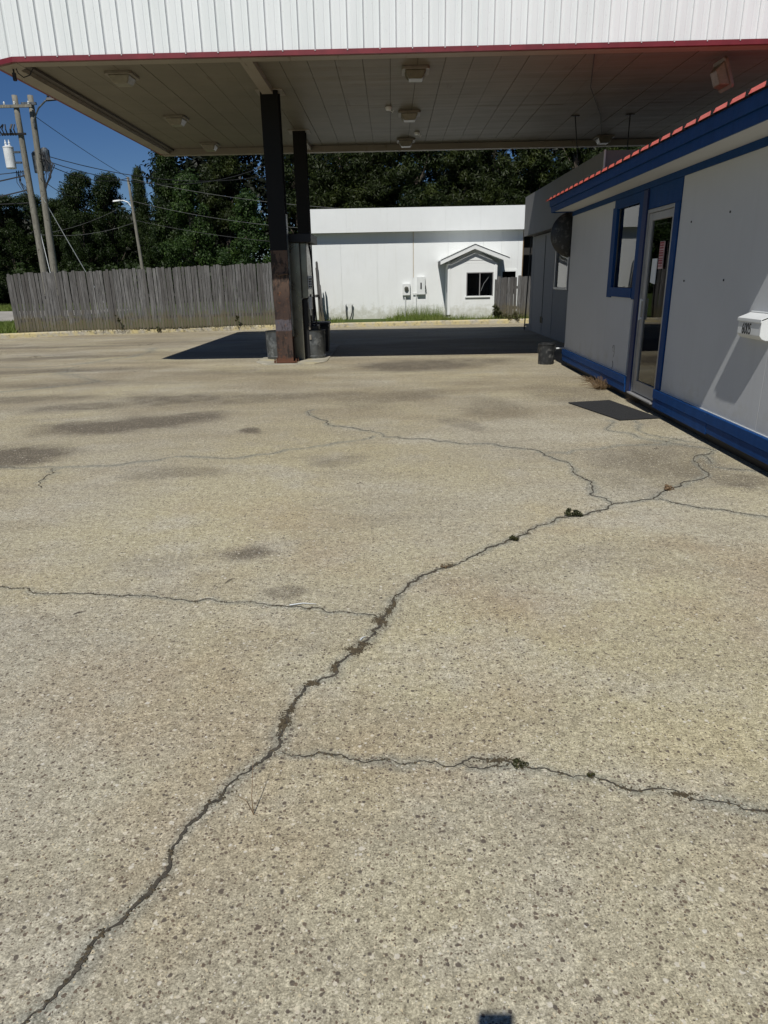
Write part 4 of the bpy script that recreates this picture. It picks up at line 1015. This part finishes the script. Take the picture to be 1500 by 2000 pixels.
LN = [((-15.7, 34, 7.05), (-7.2, 46, 7.6), .7, .018, 'wire', 'upper dark cable sagging right from the pole pair'),
      ((-15.7, 34, 6.85), (-7.0, 46, 8.3), 1.15, .018, 'wire', 'deep sagging dark cable rising right towards the canopy'),
      ((-15.7, 34, 6.75), T3, .45, .02, 'wire', 'dark cable from the pole pair to the top of the distant pole'),
      ((-15.7, 34, 8.6), (-17.35, 50, 8.12), .1, .014, 'wire', 'thin dark cable running down diagonally to the distant pole top'),
      ((-15.8, 34, 6.05), (-21.0, 50, 7.0), .2, .016, 'wire', 'dark cable dropping right behind the treetops'),
      ((-16.4, 34, 6.35), (-30, 36, 6.7), .3, .018, 'wire', 'dark cable leaving left from the transformer'),
      ((-16.4, 34, 6.2), (-27, 32, 4.6), .2, .03, 'wire', 'thick bundled cable leaving left and downwards'),
      ((-16.4, 34, 5.6), (-27, 32, 3.9), .2, .03, 'wire', 'lower thick bundled cable leaving left'),
      ((-16.4, 34, 5.05), (-30, 36, 5.3), .1, .018, 'wire', 'lowest dark cable leaving left from the pole pair'),
      ((-16.9, 34, 9.0), (-30, 30, 9.0), .5, .012, 'wire', 'top thin cable leaving left from the crossarm'),
      ((-15.85, 34, 5.25), (-14.6, 36.5, .2), 0, .018, 'canwhite', 'pale taut guy wire slanting down behind the fence'),
      (T3, (0, 40, 4.9), .35, .011, 'wirelight', 'upper pale cable running right from the distant pole'),
      ((-17.3, 50, 6.7), (-2, 40, 3.95), .35, .011, 'wirelight', 'middle pale cable running right from the distant pole'),
      ((-17.25, 50, 5.5), (-3, 40, 3.2), .25, .007, 'wirelight', 'lower pale cable running right from the distant pole'),
      ((-17.3, 50, 6.7), (-24, 52, 5.0), .25, .010, 'wirelight', 'pale cable running down left from the distant pole'),
      ((-17.25, 50, 5.4), (-23, 48, 4.6), .35, .010, 'wirelight', 'lower pale cable running left from the distant pole')]
for a in LN: line(*a)

# ------------------------------------------------------------------ trees
def leaf_mesh(name, cen, rad, cnt, size, mat, asp=.55, flat=.0, up=.25):
    """many small folded rhombus leaves scattered in the shells of leaf clumps"""
    cs = []; rs = []
    for (c, r, n) in zip(cen, rad, cnt):
        cs.append(np.repeat(np.array([c]), n, 0)); rs.append(np.full(n, r))
    c = np.concatenate(cs); r = np.concatenate(rs); n = len(c)
    d = NR.normal(size=(n, 3)); d /= np.linalg.norm(d, axis=1)[:, None]
    q = NR.rand(n)**.42
    p = c+d*(r*q)[:, None]*np.array([1, 1, .8])
    nrm = d+NR.normal(size=(n, 3))*.6+np.array([0, 0, up]); nrm /= np.linalg.norm(nrm, axis=1)[:, None]
    a = np.cross(nrm, NR.normal(size=(n, 3))); a /= np.linalg.norm(a, axis=1)[:, None]
    b = np.cross(nrm, a); s = size*(.6+.8*NR.rand(n))[:, None]
    V = np.stack([p-a*s, p-b*s*asp+nrm*s*.15, p+a*s, p+b*s*asp+nrm*s*.15], 1).reshape(-1, 3)
    return cards(name, V, mat)
def cards(name, V, mat, k=4):
    n = len(V)//k; me = bpy.data.meshes.new(name); me.vertices.add(len(V)); me.vertices.foreach_set('co', V.ravel().astype(np.float32))
    me.loops.add(len(V)); me.loops.foreach_set('vertex_index', np.arange(len(V))); me.polygons.add(n)
    me.polygons.foreach_set('loop_start', np.arange(n)*k); me.polygons.foreach_set('loop_total', np.full(n, k)); me.update()
    me.materials.append(MT[mat]); return me
def crown_clumps(h, z0, wid, n, shape, r):
    cen = []; rad = []; cnt = []
    for i in range(n):
        t = r.random()**.8; z = z0+(h-z0)*t
        if shape == 'round': wr = wid*(math.sin(math.pi*min(1, .18+.82*t*.95))**.6)
        elif shape == 'cone': wr = wid*(1.05-t)**.75
        else: wr = wid*(.9 if t < .5 else 1.6*(1.04-t))
        a = r.random()*6.283; q = math.sqrt(r.random())*wr
        cr_ = r.uniform(.55, 1.15)*(1.1-.45*t)
        cen.append((q*math.cos(a), q*math.sin(a), z)); rad.append(cr_); cnt.append(int(95*cr_**1.6)+20)
    return cen, rad, cnt
def make_tree(kind, h, z0, wid, n, shape, mat, size, asp, seed, dens=1.):
    r = random.Random(seed)
    t = bpy.data.objects.new('pine_tree' if mat == 'pine' else 'broadleaf_tree', None); C.objects.link(t)
    cen, rad, cnt = crown_clumps(h, z0, wid, n, shape, r); cnt = [int(c*dens) for c in cnt]
    o = bpy.data.objects.new('crown', leaf_mesh('crown', cen, rad, cnt, size, mat, asp)); C.objects.link(o); o.parent = t
    m = MB(); tr = h*.014+.05
    pts = [Vector((r.uniform(-.12, .12)*i, r.uniform(-.12, .12)*i, h*.9*i/6)) for i in range(7)]
    m.tube(pts, [tr*(1.25-i/6*1.1) for i in range(7)], 8)
    for k in range(0, n, 4):
        c = Vector(cen[k]); f = min(.95, max(.1, (c.z-1.)/(h*.9))); b = pts[min(5, int(f*6))]
        m.tube([b, b.lerp(c, .5)+Vector((0, 0, -.1)), c], [tr*.35, tr*.22, .02], 5, cap=False)
    m.build('trunk', 'bark', t, smooth=True)
    return t
VAR = {}
VAR['broadA'] = make_tree('b', 9.5, 1.2, 2.5, 130, 'round', 'leaf', .07, .6, 1, 4.2)
VAR['broadB'] = make_tree('b', 8.5, 1.0, 2.9, 140, 'round', 'leaf', .075, .6, 2, 4.2)
VAR['tall'] = make_tree('b', 11, 1.0, 2.1, 150, 'cone', 'leaf', .07, .6, 3, 4.2)
VAR['vine'] = make_tree('b', 9, .3, 2.3, 80, 'col', 'vine', .075, .7, 4, 3.8)
VAR['pineA'] = make_tree('p', 13, 2.0, 2.4, 130, 'cone', 'pine', .13, .22, 5, 4)
VAR['pineB'] = make_tree('p', 12, 1.5, 2.8, 130, 'col', 'pine', .13, .22, 6, 4)
used = set()
def plant(var, x, y, s, rz, label, group=None, sz=None):
    o = VAR[var]
    if var in used: o = copy_tree(VAR[var])
    used.add(var)
    o.location = (x, y, -.06); o.scale = (s, s, sz or s); o.rotation_euler = (0, 0, rz)
    tag(o, label, 'tree', group)
TR = [ # named, recognisable ones along the skyline
 ('broadB', -33.6, 60, .95, .93, 'wide dark broadleaf tree at the left edge of the wood'),
 ('broadA', -30.2, 58, .88, .84, 'rounded broadleaf tree showing behind the leaning pole pair'),
 ('broadB', -27.6, 62, .85, .96, 'low rounded broadleaf tree right of the pole pair'),
 ('broadA', -24.2, 58, .72, 1.0, 'pointed bushy broadleaf tree with the left of two matching tops on the skyline'),
 ('broadA', -22.3, 59, .72, 1.0, 'pointed bushy broadleaf tree with the right of two matching tops on the skyline'),
 ('tall', -20.1, 60, .50, .93, 'slender cone shaped tree standing beside the distant lamp pole top'),
 ('tall', -16.9, 57, .85, 1.08, 'tall leafy tree whose top reaches the left end of the canopy'),
 ('vine', -14.6, 54, .9, 1.0, 'light green vine covered tree beyond the middle of the board fence'),
 ('pineA', -12.9, 58, 1.02, 1.02, 'dark pine between the vine covered tree and the rusty column'),
 ('vine', -9.6, 50, .85, .8, 'lower vine covered tree just left of the rusty column'),
 ('pineB', -6.6, 55, 1.05, 1.05, 'dark pine seen between the two canopy columns'),
 ('tall', 17.0, 52, 1.2, 1.15, 'pale green broadleaf tree above the end of the garage fascia')]
for v, x, y, s, sz, lb in TR: plant(v, x, y, s, R.uniform(0, 6.28), lb, sz=sz)
PL = ['above the left end of the white fascia', 'above the stub pipes', 'above the electric meter', 'above the wall between breaker panel and kiosk',
      'above the kiosk gable', 'above the right end of the white fascia', 'above the far corner of the garage', 'above the middle of the garage fascia', 'between the two hanger rods']
for k, lb in enumerate(PL):
    plant('pineA' if k % 2 else 'pineB', -3.6+2.75*k+R.uniform(-.4, .4), 54+R.uniform(-3, 3), R.uniform(.95, 1.12), R.uniform(0, 6.28), 'dark pine in the wood behind, '+lb, 'pines behind the white building')
plant('broadB', -37.2, 66, .95, 1, 'dark broadleaf tree cut by the left edge of the picture'); plant('broadA', -32.4, 67, .95, 2, 'farther dark broadleaf tree just left of the leaning poles')
# the deep wood behind and its undergrowth, one mass
cen = []; rad = []; cnt = []
for i in range(1900):
    x = R.uniform(-60, 45); top = 7.0 if x < -20.5 else 17.0
    cen.append((x, R.uniform(64, 72), R.uniform(0, top)*1.0)); rad.append(R.uniform(1.2, 2.2)); cnt.append(120)
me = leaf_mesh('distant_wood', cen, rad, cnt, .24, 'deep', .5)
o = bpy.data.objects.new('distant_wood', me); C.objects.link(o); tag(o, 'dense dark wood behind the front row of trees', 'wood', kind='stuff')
cen = []; rad = []; cnt = []
for i in range(420):
    x = R.uniform(-55, 30); cen.append((x, R.uniform(50, 62) if x > -20 else R.uniform(53, 62), R.uniform(.2, 2.6))); rad.append(R.uniform(.6, 1.2)); cnt.append(80)
me = leaf_mesh('undergrowth', cen, rad, cnt, .16, 'leaf', .6)
o = bpy.data.objects.new('undergrowth', me); C.objects.link(o); tag(o, 'leafy undergrowth along the foot of the wood', 'undergrowth', kind='stuff')

# ------------------------------------------------------------------ grass and weeds
def blades(name, pts, h, w_, mat, label, cat='grass', kind='stuff', lean=.5, hv=.6):
    P_ = np.array(pts); n = len(P_); a = NR.rand(n)*6.283
    hh = h*(1-hv+2*hv*NR.rand(n)); dx = np.cos(a)*w_; dy = np.sin(a)*w_
    lx = NR.normal(size=n)*lean*hh; ly = NR.normal(size=n)*lean*hh
    V = np.stack([np.stack([P_[:, 0]-dx, P_[:, 1]-dy, P_[:, 2]], 1), np.stack([P_[:, 0]+dx, P_[:, 1]+dy, P_[:, 2]], 1), np.stack([P_[:, 0]+lx, P_[:, 1]+ly, P_[:, 2]+hh], 1)], 1).reshape(-1, 3)
    o = bpy.data.objects.new(name, cards(name, V, mat, 3)); C.objects.link(o)
    return tag(o, label, cat, kind=kind)
pts = []
for i in range(5200):
    x = R.uniform(-2.1, 4.6); a = kerb_y(x)+.2; y = a+(25.55-a)*R.random()
    if 1.85 < x < 3.6 and y > 24.3: continue
    if x < .2 and R.random() > max(0., .25+.5*math.sin(x*2.1)+.3*(x+1)): continue
    pts.append((x, y, .10))
blades('grass', pts, .15, .010, 'grass', 'strip of bright green grass at the foot of the white building')
pts = [(R.uniform(.2, 1.8), R.uniform(24.6, 25.5), .1) for _ in range(700)]
blades('grass', pts, .36, .006, 'grass', 'taller wispy grass below the meter boxes', lean=.2)
pts = []
for i in range(26000):
    x = R.uniform(-20, -11.3); y = R.uniform(kerb_y(x)+.2, 28.6); pts.append((x, y, .1 if x > -14.2 else -.05))
for i in range(40000): pts.append((R.uniform(-42, -18), R.uniform(43.5, 56), -.05))
blades('grass', pts, .16, .016, 'grass', 'rough green grass left of the board fence end')
pts = []
for i in range(900):
    x = R.uniform(-11.3, -3); pts.append((x, 21.25+(x+11.36)*.2+R.uniform(-.12, -.02), .11))
blades('grass', pts, .07, .006, 'weed', 'thin weeds along the foot of the long board fence')
def bush(name, label, x, y, z, w_, h, n, mat, size, stems=8, group=None, cat='weed'):
    t = thing(name, label, cat, (x, y, z), 0, group); r = random.Random(int(x*100+y*37))
    cen = []; rad = []; cnt = []
    m = MB()
    for i in range(stems):
        a = r.random()*6.28; q = r.random()*w_; c = (q*math.cos(a), q*math.sin(a)*.6, h*r.uniform(.15, 1))
        cen.append(c); rad.append(w_*.3); cnt.append(n//stems); m.tube([(c[0]*.2, c[1]*.2, -.01), (c[0]*.7, c[1]*.7, c[2]*.6), c], [.006*w_*3, .005*w_*3, .002], 4, cap=False)
    o = bpy.data.objects.new('leaves', leaf_mesh('leaves', cen, rad, cnt, size, mat, .5)); C.objects.link(o); o.parent = t
    m.build('stems', mat, t); return t
bush('weed', 'leafy green weed clump at the right corner of the kiosk', 3.55, 23.95, .12, .28, .55, 500, 'weed', .028, 10)
bush('weed', 'low green weed spilling over the kerb before the short brown fence', 4.0, 23.6, .12, .35, .22, 400, 'weed', .026, 10)
bush('weed', 'small weed at the left corner of the kiosk', 1.95, 24.2, .12, .12, .18, 120, 'weed', .022, 6)
bush('weed', 'slim weed growing up the board fence, left one', -8.4, 21.7, .12, .08, .45, 90, 'weed', .025, 6)
bush('weed', 'slim weed growing up the board fence, right one', -4.9, 22.4, .12, .10, .40, 110, 'weed', .025, 6)
bush('weed', 'small weed hanging over the yellow kerb near the fence middle', -7.3, 22.05, .06, .12, .12, 120, 'weed', .02, 6)
# tufts in the pavement cracks
TF = [('flat spreading green weed in the crack, largest of the crack weeds', 1.16, 4.24, .075, .028, 260, 'weed', .009),
      ('compact round green weed in the main crack', .72, 3.82, .045, .022, 170, 'weed', .008),
      ('brown dry weed tuft in the crack towards the office', 2.0, 4.78, .06, .03, 160, 'drygrass', .008),
      ('yellow green moss patch in the right crack', .39, 1.835, .035, .010, 200, 'weed', .004),
      ('tiny upright moss tuft in the right crack', .61, 1.77, .015, .012, 70, 'weed', .004),
      ('small dry tuft at the bend of the main crack', .26, 3.42, .03, .012, 80, 'drygrass', .005)]
for lb, x, y, w_, h, n, mt, sz in TF: bush('crack_weed', lb, x, y, .003, w_, h, n, mt, sz, 7)
def dry(label, x, y, w_, h, n):
    t = thing('dry_weed', label, 'weed', (x, y, 0)); r = random.Random(int(x*91+y)); m = MB()
    for i in range(n):
        a = r.random()*6.28; q = w_*(.3+r.random()); e = h*r.uniform(.3, 1)
        m.tube([(q*.2*math.cos(a), q*.2*math.sin(a), 0), (q*.6*math.cos(a+.3), q*.6*math.sin(a+.3), e), (q*math.cos(a), q*math.sin(a), e*.7)], [.0025, .002, .001], 4, cap=False)
    m.build('stems', 'drygrass', t)
dry('dead brown weed clump against the office foot board left of the door', 2.86, 9.45, .24, .17, 110)
dry('small dead weed below the office door threshold', 3.0, 8.35, .13, .10, 70)
dry('wispy dead weed further along the office wall', 2.93, 10.2, .2, .09, 50)
# loose bits on the slab
t = thing('dry_stalk', 'thin dry grass stalk standing up from the slab near the crack', 'twig', (-.43, 1.62, .002))
m = MB(); m.tube([(0, 0, 0), (-.003, .01, .05), (-.004, .05, .1), (-.006, .08, .13)], [.0015, .0013, .001, .0006], 5); m.tube([(0, 0, .002), (-.03, .05, .004), (-.06, .07, .006)], .0009, 4); m.tube([(0, 0, .002), (.012, -.01, .006)], .0009, 4)
m.build('shaft', 'drygrass', t)
for x, y, a, l, lb, mt in ((-.87, 3.28, 1.0, .07, 'small brown twig lying beyond the left crack', 'bark'), (-1.52, 2.93, .5, .05, 'tiny twig lying below the left crack', 'bark'), (2.37, 6.02, .1, .05, 'brown twig lying between the mat and the crack', 'bark'), (-.45, 2.99, .05, .13, 'pale straw lying along the left crack', 'paper'), (-.145, 2.655, .9, .035, 'scrap of white paper stuck in the main crack', 'paper'), (-.26, 5.05, .1, .05, 'dark twig on the open slab', 'bark')):
    t = thing('litter', lb, 'litter', (x, y, .004), a); m = MB()
    m.tube([(-l/2, 0, .001), (0, l*.08, .004), (l/2, 0, .002)], [.002 if mt == 'bark' else .0035, .0025, .001], 5); m.build('piece', mt, t)
# scattered leaf crumbs on the far slab
bits = MB()
for i in range(260):
    y = R.uniform(12, 22); x = R.uniform(-11, 3) if y < 19 else R.uniform(-9, 4)
    if y > kerb_y(x)-.1: continue
    s = R.uniform(.01, .035); a = R.random()*3; bits.add([(x-s*math.cos(a), y-s*math.sin(a), .006), (x+s*.4, y-s*.3, .004), (x+s*math.cos(a), y+s*math.sin(a), .010), (x-s*.3, y+s*.4, .005)], [(0, 1, 2, 3)])
for cx, cy in ((-7.8, 15.2), (-6.3, 17.7), (-8.6, 14.6), (-9.2, 16.0)):
    for i in range(26):
        s = R.uniform(.01, .03); x = cx+R.gauss(0, .16); y = cy+R.gauss(0, .12); bits.add([(x-s, y, .004), (x, y-s*.5, .01), (x+s, y, .012), (x, y+s*.5, .006)], [(0, 1, 2, 3)])
for i in range(120):
    y = R.uniform(5, 12); x = 2.9-R.random()**2*.5; s = R.uniform(.004, .014); bits.add([(x-s, y, .004), (x, y-s*.6, .006), (x+s, y, .008), (x, y+s*.6, .005)], [(0, 1, 2, 3)])
tag(bits.build('leaf_litter', 'bark'), 'scattered dead leaf crumbs on the pavement', 'leaf litter', kind='stuff')

# the phone whose square shadow falls on the slab
ph = thing('smartphone', 'dark smartphone held above the slab, casting the small square shadow at the bottom', 'phone', (0, 0, 0))
ph.matrix_world = M
m = MB(); m.box(-.096, -.018, -.21, -.058, .008, .016); m.build('phone_body', 'black', ph, bevel=.002)
